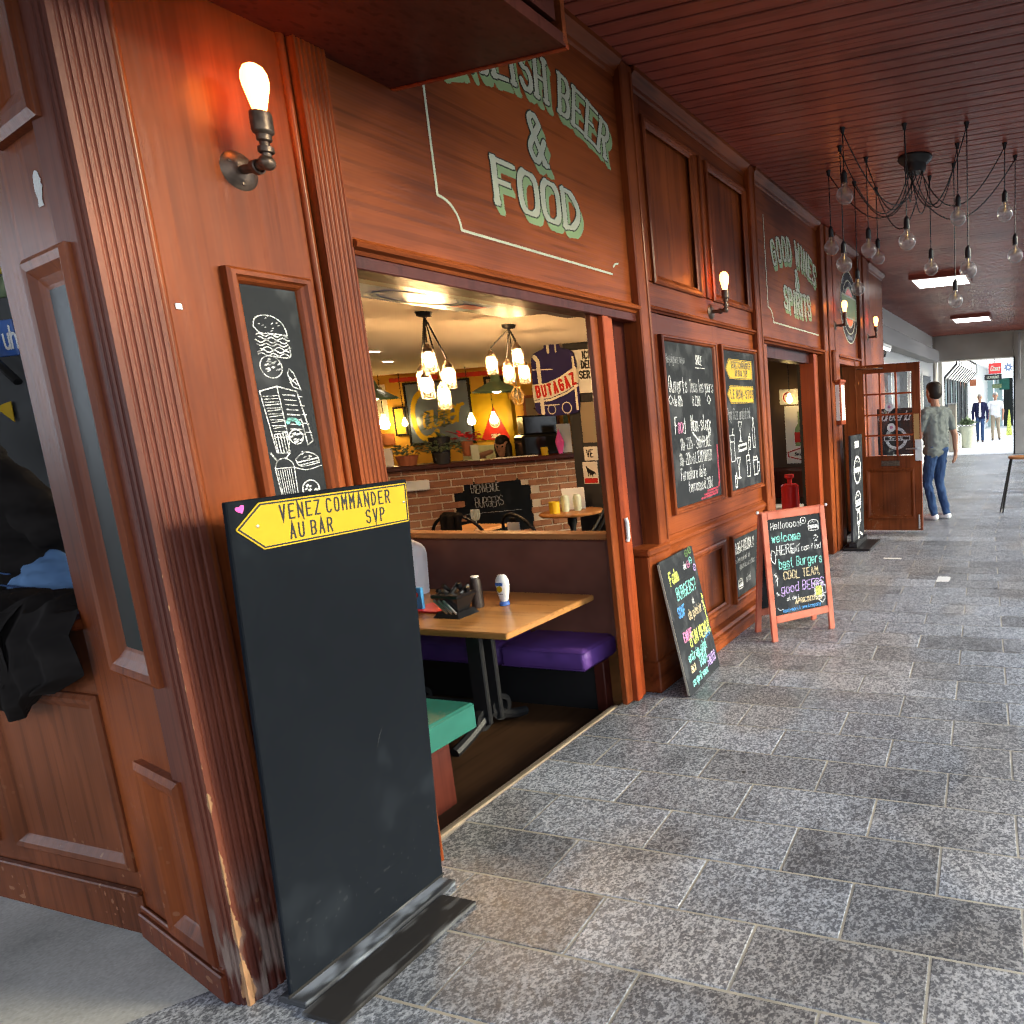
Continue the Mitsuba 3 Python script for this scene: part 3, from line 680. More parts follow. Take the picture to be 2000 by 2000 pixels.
def seeds(u, v, r, n, w): return shapely.union_all([line_poly([(a, b), (a+w*1.2, b+w*.6)], w) for a, b in [(u+r*math.sqrt(rng.random())*math.cos(t), v+r*math.sqrt(rng.random())*math.sin(t)) for t in rng.uniform(0, 6.28, n)]])

# tall narrow chalk panel beside the near post
cp = thing('chalk_panel', 'narrow framed chalk panel of drawn burger, fries bag, shake and cake beside the nearest sconce', 'chalkboard')
put('frame', W.moulding(1.535, 1.79, .95, 2.135, [(0, 0), (0, .026), (.008, .034), (.02, .034), (.026, .024), (.034, .018), (.04, .008), (.042, .003)]), 'wood_z', cp)
put('board', W.box(1.57, 1.752, .98, 2.098, .0005, .003), 'slate_worn', cp)
def chalk(fr, polys, m_, parent, n=.0034, name='drawing'): return ink(fr, shapely.union_all([q for q in polys if q is not None]), m_, parent, name, n, .0008)
lw = .0034
bag = [(1.585, 1.785), (1.64, 1.8), (1.7, 1.785), (1.728, 1.63), (1.708, 1.618), (1.7, 1.7)]
D = [line_poly(chaikin(np.array([(1.6, 1.975), (1.605, 2.0), (1.635, 2.012), (1.67, 2.008), (1.695, 1.985), (1.7, 1.955), (1.65, 1.958), (1.615, 1.955), (1.6, 1.975)])), lw), seeds(1.65, 1.985, .035, 14, .003)]
for k in range(7):
    z0 = 1.952-.0095*k
    D.append(line_poly([(1.604+.006*math.sin(k*2)+.095*t, z0+.004*math.sin(t*17+k)) for t in np.linspace(0, 1, 14)], lw*rng.uniform(.8, 1.5)))
D += [line_poly(chaikin(np.array([(1.645, 1.89), (1.69, 1.885), (1.702, 1.893), (1.7, 1.92)])), lw), line_poly(Point(1.633, 1.858).buffer(.033).exterior.coords, lw), seeds(1.633, 1.858, .026, 22, .004),
      line_poly(bag, lw*1.2), line_poly([(1.64, 1.8), (1.65, 1.63)], lw), line_poly([(1.585, 1.785), (1.606, 1.6), (1.64, 1.596), (1.65, 1.63)], lw),
      Polygon([(1.69, 1.8), (1.68, 1.84), (1.688, 1.855), (1.7, 1.84), (1.715, 1.79)]).exterior.buffer(lw/2), line_poly([(1.683, 1.83), (1.705, 1.805)], lw), line_poly([(1.683, 1.812), (1.703, 1.825)], lw*.8)]
for k in range(15): D.append(line_poly([(1.593+.0013*k, 1.77-.0088*k), (1.636+.001*k, 1.772-.0088*k+.003*math.sin(k*3))], lw*rng.uniform(.5, 1.1)))
for k in range(9): D.append(line_poly([(1.655+.001*k, 1.775-.015*k), (1.692+.0012*k, 1.772-.015*k)], lw*rng.uniform(.5, 1.4)))
for k in range(5): D.append(line_poly([(1.607+.009*k, 1.655), (1.61+.009*k, 1.6)], lw)); D.append(line_poly([(1.705, 1.77-.028*k), (1.714+.003*k, 1.768-.028*k)], lw))
D += [line_poly(Point(1.675, 1.645).buffer(.022).exterior.coords, lw), seeds(1.675, 1.64, .02, 10, .005)]
D += [line_poly(chaikin(np.array([(1.66, 1.575), (1.69, 1.6), (1.735, 1.585), (1.737, 1.56), (1.67, 1.548), (1.66, 1.575)])), lw), line_poly([(1.662, 1.565), (1.735, 1.575)], lw*1.3), line_poly([(1.667, 1.556), (1.735, 1.565)], lw), line_poly(chaikin(np.array([(1.65, 1.552), (1.69, 1.537), (1.742, 1.55)])), lw), seeds(1.695, 1.585, .018, 12, .003),
      line_poly([(1.592, 1.552), (1.6, 1.46), (1.65, 1.46), (1.652, 1.552), (1.592, 1.552)], lw), line_poly([(1.602, 1.575), (1.586, 1.6)], lw*1.6), line_poly([(1.63, 1.58), (1.648, 1.6)], lw*1.2), line_poly(chaikin(np.array([(1.592, 1.553), (1.6, 1.575), (1.625, 1.585), (1.648, 1.57), (1.652, 1.553)])), lw),
      line_poly(Point(1.695, 1.478).buffer(.028).exterior.coords, lw*1.3), seeds(1.695, 1.478, .024, 12, .005)]
for k in range(7): D.append(line_poly([(1.599+.007*k, 1.548), (1.603+.0065*k, 1.462)], lw*.6))
chalk(W, D, 'chalk_white', cp)
chalk(W, [line_poly([(1.655, 1.69), (1.66, 1.7), (1.68, 1.698), (1.69, 1.685)], .012)], 'chalk_aqua', cp, .0044, 'drink_lid')

# near menu board with arrow sign
mb = thing('menu_board', 'tall blank dark chalkboard standing on a weathered plank foot at the corner post', 'chalkboard')
MV = np.array([.004, -.048, 1.0]); MV /= np.linalg.norm(MV)
MF = Frame((1.281, -.232, .012), np.array([1.0, -.004, 0]), MV); MF.V = np.array([.0165, -.047, .9988])
MF.V /= np.linalg.norm(MF.V); MF.N = np.cross(MF.U, MF.V)
put('board', MF.box(0, .572, .0, 1.475, -.018, 0, .003), 'slate', mb)
put('foot', bx(1.27, 1.845, -.3, -.19, 0, .022, .004), 'slate_base', mb)
put('foot', bx(1.27, 1.86, -.236, -.228, .02, .03, .002), 'plank_dark', mb)
put('foot', bx(1.25, 1.775, -.455, -.305, 0, .014, .003), 'plank_dark', mb)
ink(MF, line_poly([(.36, .62), (.372, .655), (.388, .68)], .0011), 'plank_dark', mb, 'scratch', .0004, .0004)
def arrow_sign(fr, u0, u1, v0, v1, parent_label, lines, group=None, cond=.5, hh=.04, w=.0048):
    t = thing('arrow_sign', parent_label, 'sign', group)
    tip = (u0, (v0+v1)/2); k = u0 + (u1-u0)*.125
    P_ = Polygon([tip, (k, v0), (u1, v0), (u1, v1), (k, v1)]).buffer(-.006).buffer(.006, quad_segs=4)
    e = (v1-v0)
    put('plate', fr.extrude(P_, .0025, .001), 'yellow', t)
    put('border', fr.extrude(P_.buffer(-.028*e).difference(P_.buffer(-.062*e)), .0008, .0034), 'black', t)
    for (txt, uc, vb, al) in lines:
        ink(fr, text_poly(txt, hh, w, cond, .62, 0, 0, uc, vb, al, 'square'), 'black', t, 'lettering', .0034, .0008)
    return t
AV = Frame(MF.p(0, 0, 0), MF.U, MF.V)
ar = arrow_sign(MF, .012, .565, 1.335, 1.465, 'yellow arrow sign reading VENEZ COMMANDER AU BAR SVP on the tall blank chalkboard', [('VENEZ COMMANDER', .315, 1.409, 'c'), ('AU BAR', .222, 1.352, 'c'), ('SVP', .437, 1.355, 'c')])
for (u, v) in ((.07, 1.402), (.548, 1.402)): put('screw', lathe([(0, .003), (.004, .002), (.0045, 0)], MF.p(u, v, .0035), MF.N, 12), 'steel', ar, smooth=40)
single('heart_sticker', MF.extrude(shapely.affinity.rotate(heart(.033, 1.452, .012), 18), .001, .001), 'pink', 'small pink heart sticker left of the large yellow arrow sign', 'sticker')
single('white_tag', W.box(1.402, 1.418, 2.002, 2.018, 0, .004, .001), 'white', 'tiny white square tag stuck on the panel under the nearest sconce', 'tag')
single('paper_sticker', FC.extrude(Polygon(chaikin(np.array([(.412, 2.265), (.42, 2.285), (.408, 2.3), (.412, 2.335), (.43, 2.352), (.455, 2.345), (.458, 2.328), (.468, 2.325), (.457, 2.318), (.47, 2.308), (.458, 2.302), (.455, 2.29), (.445, 2.283), (.452, 2.263), (.412, 2.265)]), 1)), .001, .001), 'sticker', 'torn white and pink paper sticker on the corner facet above the mirror strip', 'sticker')

# wall blackboards in the second bay
b1 = thing('wall_blackboard', 'large framed blackboard with opening hours written in white chalk, left of the wall pair', 'chalkboard')
put('frame', W.moulding(4.065, 4.875, 1.02, 2.15, BOLECTION), 'wood_z', b1)
put('board', W.box(4.1, 4.84, 1.055, 2.115, .0005, .005), 'slate_worn', b1)
C1 = [('Rejoignez nous', 4.14, 1.985, .055, 'chalk_dim', .0055), ('SMILE', 4.56, 1.99, .06, 'chalk_white', .008), ('Ouverts', 4.15, 1.8, .1, 'chalk_white', .009), ('Tous les jours', 4.44, 1.8, .085, 'chalk_white', .007), ('de 10h', 4.2, 1.71, .065, 'chalk_white', .007), ("à 23h!", 4.47, 1.71, .065, 'chalk_white', .007),
      ('Non-stop:', 4.42, 1.54, .1, 'chalk_white', .011), ('F', 4.19, 1.53, .105, 'chalk_white', .012), ('d', 4.305, 1.53, .1, 'chalk_white', .009), ('11h-22h - SUR PLACE', 4.25, 1.425, .075, 'chalk_white', .007), ("11h-22h à L'EMPORTER", 4.22, 1.325, .075, 'chalk_white', .007), ('Fermeture de la', 4.22, 1.225, .075, 'chalk_white', .007), ('terrasse à 22h!', 4.32, 1.135, .075, 'chalk_white', .007)]
def chalk_text(fr, items, parent, n=.0056, jit=.03, cond=None, fit=None):
    by = {}
    for (txt, u, v, h, m_, w, *rest) in items:
        cd, rot, umax = (rest + [None, 0, None])[:3] if rest else (None, 0, None)
        by.setdefault(m_, []).append(text_poly(txt, h, w*.8, cd or cond or .5, .32, jit, .04, u, v, rot=rot))
        q = by[m_][-1]
        if fit and q.bounds[2] > fit: by[m_][-1] = shapely.affinity.scale(q, (fit-u)/(q.bounds[2]-u), 1, origin=(u, v))
    for m_, ps in by.items(): ink(fr, shapely.union_all(ps), m_, parent, 'lettering', n, .0009)
chalk_text(W, C1, b1, cond=.38, fit=4.815)
chalk_text(W, [('oo', 4.229, 1.53, .1, 'chalk_pink', .009)], b1, cond=.38)
chalk(W, [line_poly([(4.55, 1.965), (4.7, 1.965)], .006), line_poly(chaikin(np.array([(4.44, 1.53), (4.52, 1.47), (4.6, 1.46), (4.68, 1.49), (4.72, 1.53)])), .014)] + [line_poly([(u, 1.75), (u+.03, 1.78), (u+.06, 1.75), (u+.03, 1.72), (u, 1.75)], .007) for u in (4.13, 4.7)], 'chalk_white', b1, .0056)
chalk(W, [line_poly([(4.815, 1.42), (4.815, 1.16), (4.8, 1.13)], .022), line_poly([(4.78, 1.12), (4.6, 1.115)], .014), line_poly([(4.78, 1.1), (4.55, 1.092)], .014), line_poly([(4.77, 1.082), (4.5, 1.07)], .014)], 'chalk_red', b1, .0056)
b2 = thing('wall_blackboard', 'narrower framed blackboard with chalk cocktails and two yellow arrow signs, right of the wall pair', 'chalkboard')
put('frame', W.moulding(4.965, 5.7, 1.02, 2.15, BOLECTION), 'wood_z', b2)
put('board', W.box(5.0, 5.665, 1.055, 2.115, .0005, .005), 'slate_worn', b2)
W2 = Frame((0, yW-.0035, 0), (1, 0, 0))
W2.N = np.array([0, -1.0, 0])
arrow_sign(W2, 5.06, 5.6, 1.905, 2.055, 'upper small yellow arrow sign reading VENEZ COMMANDER AU BAR SVP on the cocktail blackboard', [('VENEZ COMMANDER', 5.365, 1.99, 'c'), ('AU BAR  SVP', 5.36, 1.928, 'c')], None, .5, .044, .007)
arrow_sign(W2, 5.06, 5.6, 1.72, 1.855, 'lower small yellow arrow sign reading LE NON-STOP on the cocktail blackboard', [('LE NON-STOP', 5.36, 1.76, 'c')], None, .6, .06, .009)
chalk_text(W, [('Pop fizz and drink', 5.04, 1.6, .085, 'chalk_dim', .008)], b2, cond=.36, fit=5.64)
chalk(W, [glass(5.27, 1.5, .075, .008, 0), glass(5.1, 1.38, .1, .009, 1), glass(5.55, 1.47, .11, .01, 2), glass(5.45, 1.4, .05, .01, 1), glass(5.2, 1.22, .08, .009, 0), glass(5.4, 1.22, .085, .009, 1), mug(5.56, 1.21, .075, .012), line_poly([(5.22, 1.35), (5.38, 1.36), (5.38, 1.4), (5.22, 1.39), (5.22, 1.35)], .02), glass(5.13, 1.12, .045, .012, 1)], 'chalk_white', b2, .0056)
b3 = thing('dog_blackboard', 'low framed blackboard headed DOG FRIENDLY half hidden behind the A-frame board', 'chalkboard')
put('frame', W.moulding(4.93, 5.66, .185, .72, BOLECTION), 'wood_z', b3)
put('board', W.box(4.965, 5.625, .22, .685, .0005, .005), 'slate_worn', b3)
chalk_text(W, [('DOG FRIENDLY', 5.02, .56, .085, 'chalk_white', .009), ('la terrasse est ok!', 5.0, .49, .045, 'chalk_dim', .005), ('apportez vos chiens', 5.08, .43, .045, 'chalk_dim', .005), ('miam!', 5.2, .3, .06, 'chalk_dim', .007)], b3, cond=.42, fit=5.6)
chalk(W, [burger(5.08, .31, .045, .008)], 'chalk_white', b3, .0056)

# leaning chalkboard
lb = thing('leaning_chalkboard', 'dark chalkboard of coloured lettering leaning against the base of the post', 'chalkboard')
O_ = np.array([3.601, -.374, .0]); UU = np.array([.536, .05, .0]); VV = np.array([3.667, -.2, .798])-O_
LBF = Frame(O_, UU, VV); LBF.N = np.cross(LBF.U, LBF.V); LBF.N /= np.linalg.norm(LBF.N); H_ = float(np.linalg.norm(VV))
put('board', LBF.extrude(sbox(0, 0, .537, H_).buffer(-.012).buffer(.012), .012, -.012), 'slate_worn', lb)
put('edge', [LBF.box(-.003, .0, .01, H_-.01, -.0125, .0005)], 'joint', lb)
chalk_text(LBF, [('Faim', .09, .66, .075, 'chalk_yellow', .016), ('de', .33, .7, .045, 'chalk_white', .009), ('BURGERS?', .14, .55, .075, 'chalk_aqua', .011), ('SOIF', .1, .45, .06, 'chalk_blue', .014), ('de plaisir?', .24, .4, .06, 'chalk_sand', .009), ('et', .34, .48, .035, 'chalk_white', .008),
   ('ENVIE', .1, .3, .055, 'chalk_pink', .013), ("d'UN MENU", .17, .25, .075, 'chalk_yellow', .013), ('entrée-plat', .1, .175, .055, 'chalk_aqua', .011), ('+ café', .38, .23, .05, 'chalk_blue', .009), ('ON A', .1, .11, .04, 'chalk_sand', .009), ('TOUT', .24, .1, .065, 'chalk_aqua', .015), ('ce qu il vous', .08, .035, .045, 'chalk_aqua', .01), ('FAUT!!', .36, .06, .06, 'chalk_lilac', .012)], lb, .0006, .03, .55, .5)
chalk(LBF, [line_poly([(.505, .5-.012*k), (.515+.006*math.sin(k), .494-.012*k)], .009) for k in range(22)], 'chalk_yellow', lb, .0006)
for (u, v, m_) in ((.42, .79, 'chalk_green'), (.48, .8, 'chalk_green'), (.41, .72, 'chalk_pink'), (.46, .735, 'chalk_aqua'), (.5, .68, 'chalk_lilac')):
    chalk(LBF, [line_poly(Point(u, v).buffer(.02).exterior.coords, .007), Point(u, v).buffer(.006)], m_, lb, .0006)

# A-frame board
af = thing('a_frame_board', 'red painted A-frame chalkboard with a welcome message standing open on the pavement', 'chalkboard')
def leaf(bl, br, tl, tr, front):
    bl, br, tl, tr = map(np.array, (bl, br, tl, tr))
    U = br-bl; V = (tl+tr-bl-br)/2
    F_ = Frame(bl, U, V); F_.N = np.cross(F_.U, F_.V); F_.N /= np.linalg.norm(F_.N)
    if not front: F_.N = F_.N
    w, h = float(np.linalg.norm(U)), float(np.linalg.norm(V)); s_ = .045; d0, d1 = (-.025, 0.0)
    put('leg', F_.box(0, s_, 0, h, d0, d1, .004), 'aframe_paint', af); put('leg', F_.box(w-s_, w, 0, h, d0, d1, .004), 'aframe_paint', af)
    put('rail', F_.box(s_, w-s_, h-.055, h, d0, d1, .004), 'aframe_paint', af); put('rail', F_.box(s_, w-s_, .13, .185, d0, d1, .004), 'aframe_paint', af)
    put('board', F_.box(s_, w-s_, .185, h-.055, -.016, -.01), 'slate_worn', af)
    return F_, w, h
AF, aw, ah = leaf((4.63, -.524, 0), (5.033, -.879, 0), (4.715, -.435, .932), (5.155, -.822, .928), True)
leaf((4.83, -.315, 0), (5.235, -.672, 0), (4.735, -.41, .93), (5.175, -.797, .926), False)
for e in ((4.725, -.424, .934), (5.16, -.81, .93)): put('hinge', trimesh.creation.icosphere(2, .012).apply_translation(e), 'light_paint', af, smooth=True)
chalk_text(AF, [('Hellooooo!', .07, .81, .05, 'chalk_white', .007), ('welcome', .07, .715, .062, 'chalk_aqua', .011), ('HERE', .1, .62, .065, 'chalk_white', .009), ('you can find', .22, .625, .042, 'chalk_white', .006), ('best Burgers', .11, .52, .068, 'chalk_aqua', .011), ('COOL TEAM,', .14, .435, .058, 'chalk_sand', .009), ('good BEERS', .11, .335, .066, 'chalk_lilac', .01), ('et de l', .15, .28, .03, 'chalk_white', .006),
    ("APRICOTURE!!", .22, .245, .036, 'chalk_sand', .008), ('each month new kompany', .11, .2, .026, 'chalk_blue', .005)], af, -.0095, .03, .62, .48)
chalk(AF, [burger(.43, .795, .045, .007), line_poly(Point(.345, .845).buffer(.024).exterior.coords, .006), mug(.43, .325, .06, .009), heart(.45, .24, .028).exterior.buffer(.004), heart(.345, .845, .009), line_poly([(.3, .68), (.27, .66)], .006), line_poly(chaikin(np.array([(.06, .66), (.05, .62), (.055, .58), (.08, .56), (.09, .6), (.085, .65), (.06, .66)])), .006), seeds(.08, .48, .02, 8, .006), line_poly([(.07, .43), (.09, .46), (.08, .4)], .006), seeds(.08, .34, .015, 6, .007), line_poly(chaikin(np.array([(.07, .24), (.085, .215), (.11, .225)])), .006), seeds(.44, .7, .03, 12, .006)], 'chalk_white', af, -.0095)
chalk(AF, [sbox(.4, .275, .452, .345)], 'chalk_yellow', af, -.0093)
chalk(AF, [sbox(.14, .505, .2, .512)], 'chalk_aqua', af, -.0095)

# far narrow menu board with base
tb = thing('slim_menu_board', 'tall dark menu board on a black foot beside the open door', 'chalkboard')
TF = Frame((7.98, -.31, .05), (1, -.02, 0), (.01, -.01, 1)); TF.N = np.cross(TF.U, TF.V)
put('board', TF.box(0, .52, 0, 1.27, -.03, 0, .004), 'slate_worn', tb)
put('foot', bx(7.9, 8.5, -.52, -.2, 0, .03, .004), 'black', tb); put('foot', bx(7.95, 8.5, -.36, -.26, .03, .09, .004), 'black', tb)
chalk(TF, [sbox(.16, 1.12, .36, 1.2), Point(.26, .86).buffer(.17).difference(Point(.26, .86).buffer(.14)), sbox(.12, .83, .4, .89), seeds(.26, .86, .12, 14, .012), burger(.26, .48, .12, .02), mug(.27, .3, .09, .02), glass(.25, .14, .1, .02, 0), line_poly([(.32, .1), (.42, .06)], .03)], 'chalk_white', tb, .0005)
mc = thing('menu_case', 'slim wooden menu case with pale paper fixed on the post left of the open door', 'menu case')
put('case', bx(7.99, 8.19, -.225, -.15, 1.45, 1.94, .006), 'wood_orange', mc); put('paper', [bx(8.015, 8.165, -.228, -.2, 1.5, 1.9), bx(7.986, 8.0, -.21, -.165, 1.5, 1.9)], 'paper', mc)
put('cornice', bx(7.97, 8.21, -.235, -.15, 1.925, 1.96, .006), 'wood_orange', mc)

# ------------------------------------------------------------------ chandelier of bare bulbs
sp = thing('spider_chandelier', 'black spider ceiling lamp with draped cables and thirteen clear globe bulbs', 'chandelier')
cc = np.array([6.19, -1.39, CZ])
put('canopy', lathe([(0, 0), (.135, 0), (.14, -.012), (.13, -.03), (.09, -.06), (.085, -.1), (.07, -.12), (0, -.12)], cc, sides=36), 'black', sp, smooth=40)
HB = [(6.184, -.669, 2.991), (5.675, -.9, 2.746), (5.33, -1.01, 3.15), (6.582, -.794, 2.70), (6.011, -1.028, 2.902), (6.847, -.934, 2.996), (5.453, -1.43, 2.813), (6.729, -1.434, 2.831), (6.028, -1.741, 3.063), (5.625, -1.846, 2.598), (6.488, -1.666, 2.505), (6.181, -2.086, 3.089), (6.523, -2.156, 2.825)]
for i, (hx, hy, bz) in enumerate(HB):
    hk = np.array([hx, hy, CZ-.03]); st = cc + np.array([.06*math.cos(i*2.2), .06*math.sin(i*2.2), -.12])
    L_ = np.linalg.norm(hk[:2]-st[:2]); sag = .32+.12*L_ + .05*math.sin(i*1.7)
    pts = []
    for t in np.linspace(0, 1, 15):
        q = st*(1-t)+hk*t; q[2] = st[2]*(1-t)+hk[2]*t - sag*4*t*(1-t)*(1-.35*t); pts.append(q)
    put('draped_cable', tube(pts, .0042, 6), 'black', sp, smooth=True)
    put('ceiling_hook', [lathe([(0, -.04), (.012, -.04), (.014, -.02), (.02, -.004), (.02, 0)], (hx, hy, CZ), sides=10)], 'black', sp, smooth=40)
    put('drop_cable', tube([(hx, hy, CZ-.03), (hx+.002, hy, (CZ+bz)/2), (hx, hy, bz+.12)], .0042, 6), 'black', sp, smooth=True)
    put('socket', lathe([(.005, .17), (.016, .155), (.021, .14), (.022, .085), (.02, .08), (0, .08)], (hx, hy, bz), sides=16), 'black', sp, smooth=40)
    g = [(.018, .082), (.02, .066)] + [(.062*math.sin(a), .062*math.cos(a)-.004) for a in np.linspace(.42, math.pi, 16)]
    bk = put('bulb', lathe(g, (hx, hy, bz), sides=24), 'bulb_glass', sp, smooth=True)
    F_ = [(hx+.012*math.cos(t*2.5), hy+.012*math.sin(t*2.5), bz+.045-.022*(t % 2)) for t in np.linspace(0, 6, 20)]
    put('filament', [tube(F_, .0016, 5), tube([(hx, hy, bz+.08), (hx, hy, bz+.02)], .004, 6)], 'brass', bk, smooth=True)
# recessed ceiling light panels
for (x0, x1, lab) in ((11.6, 12.45, 'nearer white rectangular ceiling light behind the hanging bulbs'), (17.5, 18.4, 'farther white rectangular ceiling light before the concrete beam')):
    cl = thing('ceiling_light', lab, 'ceiling light')
    put('frame', [bx(x0-.06, x1+.06, -1.35, -1.31, CZ-.07, CZ), bx(x0-.06, x1+.06, -.5, -.46, CZ-.07, CZ), bx(x0-.06, x0, -1.35, -.46, CZ-.07, CZ), bx(x1, x1+.06, -1.35, -.46, CZ-.07, CZ)], 'wood_ceiling', cl)
    put('diffuser', bx(x0, x1, -1.31, -.5, CZ-.075, CZ-.06), 'white', cl, emitter=glow((1, .98, .93), .16))
# ------------------------------------------------------------------ inside of the pub
ZF = -.08
struct('pub_floor', bx(1.42, 9.4, .03, 8.2, -.3, ZF), 'wood_floor')
pi_ = thing('pub_interior', 'ochre walls and pale ceiling of the pub room seen through the open windows', 'room')
put('ceiling', bx(1.4, 9.6, .1, 8.3, 2.5, 2.56), 'plaster', pi_)
put('back_wall', bx(8.9, 9.1, 1.6, 8.3, ZF, 2.56), 'ochre', pi_)
put('side_wall', bx(1.3, 9.1, 8.2, 8.3, ZF, 2.56), 'ochre', pi_)
put('partition', bx(7.0, 7.12, 1.35, 2.68, ZF, 2.56), 'dark_wall', pi_)
put('dark_partition', bx(2.06, 2.12, 2.1, 7.0, ZF, 2.5), 'dark_wall', pi_); put('dark_partition', bx(2.0, 2.06, 1.3, 4.0, 1.0, 2.5), 'grey_wall', pi_)
put('rear_room_wall', bx(9.5, 9.6, .05, 1.6, ZF, 2.56), 'brown_wall', pi_)
put('red_beam', [bx(8.85, 8.9, 6.3, 7.2, 2.38, 2.44), bx(8.85, 8.9, 5.1, 5.9, 2.38, 2.44)], 'red', pi_, label='red painted strips along the top of the back wall')
put('window_reveal', [bx(1.38, 1.48, .55, .56, 1.1, 2.6), bx(1.85, 1.955, -.0, .12, ZF, 2.3), bx(3.72, 3.9, .1, .14, ZF, 2.5)], 'wood_dark', pi_)
put('yellow_post', bx(8.7, 8.78, 4.86, 4.94, ZF, 2.0), 'yellow', pi_)
BWF = Frame((8.9, 0, 0), (0, -1, 0), (0, 0, 1))     # u = -y
def wall_sign(lab, cat_, x, y0, y1, z0, z1, mt, t=.02):
    k = thing('wall_sign', lab, cat_)
    fr = Frame((x, 0, 0), (0, -1, 0), (0, 0, 1))
    put('plate', fr.box(-y1, -y0, z0, z1, 0, t, .003), mt, k)
    return k, fr, t
k, fr, t = wall_sign('large grey blue sign with yellow script lettering on the back wall', 'sign', 8.9, 5.74, 6.95, 1.42, 2.34, 'blue_enamel')
put('frame', fr.moulding(-6.97, -5.72, 1.4, 2.36, [(0, 0), (0, .035), (.03, .035), (.03, .0)]), 'iron', k)
ink(fr, shapely.affinity.rotate(text_poly('aulier', .34, .05, .62, .14, 0, .3, -6.68, 1.66), 8, origin=(-6.6, 1.7)), 'yellow', k, 'lettering', t+.001, .002)
ink(fr, line_poly(chaikin(np.array([(-6.62, 2.2), (-6.75, 2.15), (-6.86, 1.95), (-6.84, 1.65), (-6.7, 1.48), (-6.5, 1.52), (-6.42, 1.6)])), .09), 'yellow', k, 'lettering', t+.001, .002)
k, fr, t = wall_sign('yellow poster with a red triangle and round A emblem on the back wall', 'poster', 8.9, 5.05, 5.73, 1.42, 2.13, 'yellow')
ink(fr, Polygon([(-5.33, 1.92), (-5.62, 1.43), (-5.07, 1.43)]), 'red', k, 'triangle', t+.001, .001)
e_ = Point(-5.335, 1.7)
ink(fr, e_.buffer(.095), 'paper', k, 'emblem', t+.0025, .001); ink(fr, e_.buffer(.078).difference(e_.buffer(.07)).union(text_poly('A', .1, .016, .7, .2, 0, 0, -5.335, 1.65, 'c')), 'black', k, 'emblem', t+.004, .001)
ink(fr, text_poly('SUIKAG', .055, .012, .6, .25, 0, 0, -5.34, 1.46, 'c'), 'paper', k, 'lettering', t+.0025, .001)
k, fr, t = wall_sign('framed beige picture at the left end of the back wall', 'picture', 8.9, 7.35, 7.95, 1.75, 2.15, 'paper')
ink(fr, heart(-7.6, 1.92, .05), 'black', k, 'print', t+.001, .001)
k, fr, t = wall_sign('small framed yellow print beside the large script sign', 'picture', 8.9, 7.02, 7.22, 1.58, 1.98, 'ochre')
put('frame', fr.moulding(-7.24, -7.0, 1.56, 2.0, [(0, 0), (0, .03), (.025, .03), (.025, .02)]), 'iron', k)
k, fr, t = wall_sign('low dark framed sign under the beige picture', 'sign', 8.9, 7.3, 7.9, 1.42, 1.6, 'terracotta')
k, fr, t = wall_sign('long pale board at counter height under the yellow poster', 'sign', 8.9, 5.0, 6.0, 1.12, 1.36, 'cream')
k, fr, t = wall_sign('large enamel sign of a dark blue gas bottle reading BUTAGAZ on the partition', 'sign', 7.0, 2.5, 3.12, 1.72, 2.5, 'paper', .004)
labels[k]['label'] = 'large enamel gas bottle sign reading BUTAGAZ hung on the dark partition'
del scene[k + '__plate']
bf = Frame((6.97, 0, 0), (0, -1, 0), (0, 0, 1)); c0 = -2.8
bot = Polygon(chaikin(np.array([(c0-.3, 1.79), (c0-.3, 2.38), (c0-.22, 2.43), (c0-.1, 2.46), (c0-.1, 2.498), (c0+.1, 2.498), (c0+.1, 2.46), (c0+.22, 2.43), (c0+.3, 2.38), (c0+.3, 1.79), (c0+.26, 1.74), (c0+.1, 1.72), (c0-.1, 1.72), (c0-.26, 1.74), (c0-.3, 1.79)]), 2))
put('plate', bf.extrude(bot, .006, 0), 'indigo', k)
ink(bf, shapely.union_all([line_poly([(c0-.2, 1.75), (c0-.2, 2.33), (c0-.24, 2.38)], .05), line_poly([(c0+.26, 1.78), (c0+.26, 2.34)], .03), line_poly([(c0-.05, 2.42), (c0-.05, 2.5)], .035), line_poly([(c0+.05, 2.42), (c0+.05, 2.5)], .02), line_poly([(c0-.28, 2.24), (c0-.02, 2.23)], .012), line_poly([(c0-.17, 1.84), (c0+.02, 1.84)], .012), line_poly(Point(c0-.08, 1.79).buffer(.05).exterior.coords, .01), line_poly(Point(c0+.12, 1.8).buffer(.06).exterior.coords, .01)]).intersection(bot), 'paper', k, 'highlight', .007, .001)
band = LineString([(c0-.32, 1.99), (c0-.1, 2.0), (c0+.1, 2.06), (c0+.32, 2.17)])
ink(bf, band.buffer(.085, cap_style='flat').intersection(bot.buffer(.01)), 'paper', k, 'band', .0085, .001)
ink(bf, band.parallel_offset(.105, 'right').buffer(.012, cap_style='flat').intersection(bot), 'paper', k, 'band', .0085, .001)
ls = []
for i, ch in enumerate('BUTAGAZ'):
    t_ = -.235+.0785*i; g = text_poly(ch, .115, .026, .52, .2, 0, 0, 0, -.055, 'c')
    xx = c0+t_; q = band.interpolate(band.project(Point(xx, 2.03))); sl = math.degrees(math.atan(.11+.55*max(0, t_+.12)))
    ls.append(shapely.affinity.translate(shapely.affinity.rotate(g, sl, origin=(0, 0)), xx, q.y))
ink(bf, shapely.union_all(ls), 'red', k, 'lettering', .01, .001)
k, fr, t = wall_sign('white enamel sign with black capitals half hidden by the window leaf', 'sign', 7.0, 1.75, 2.6, 1.95, 2.42, 'white', .012)
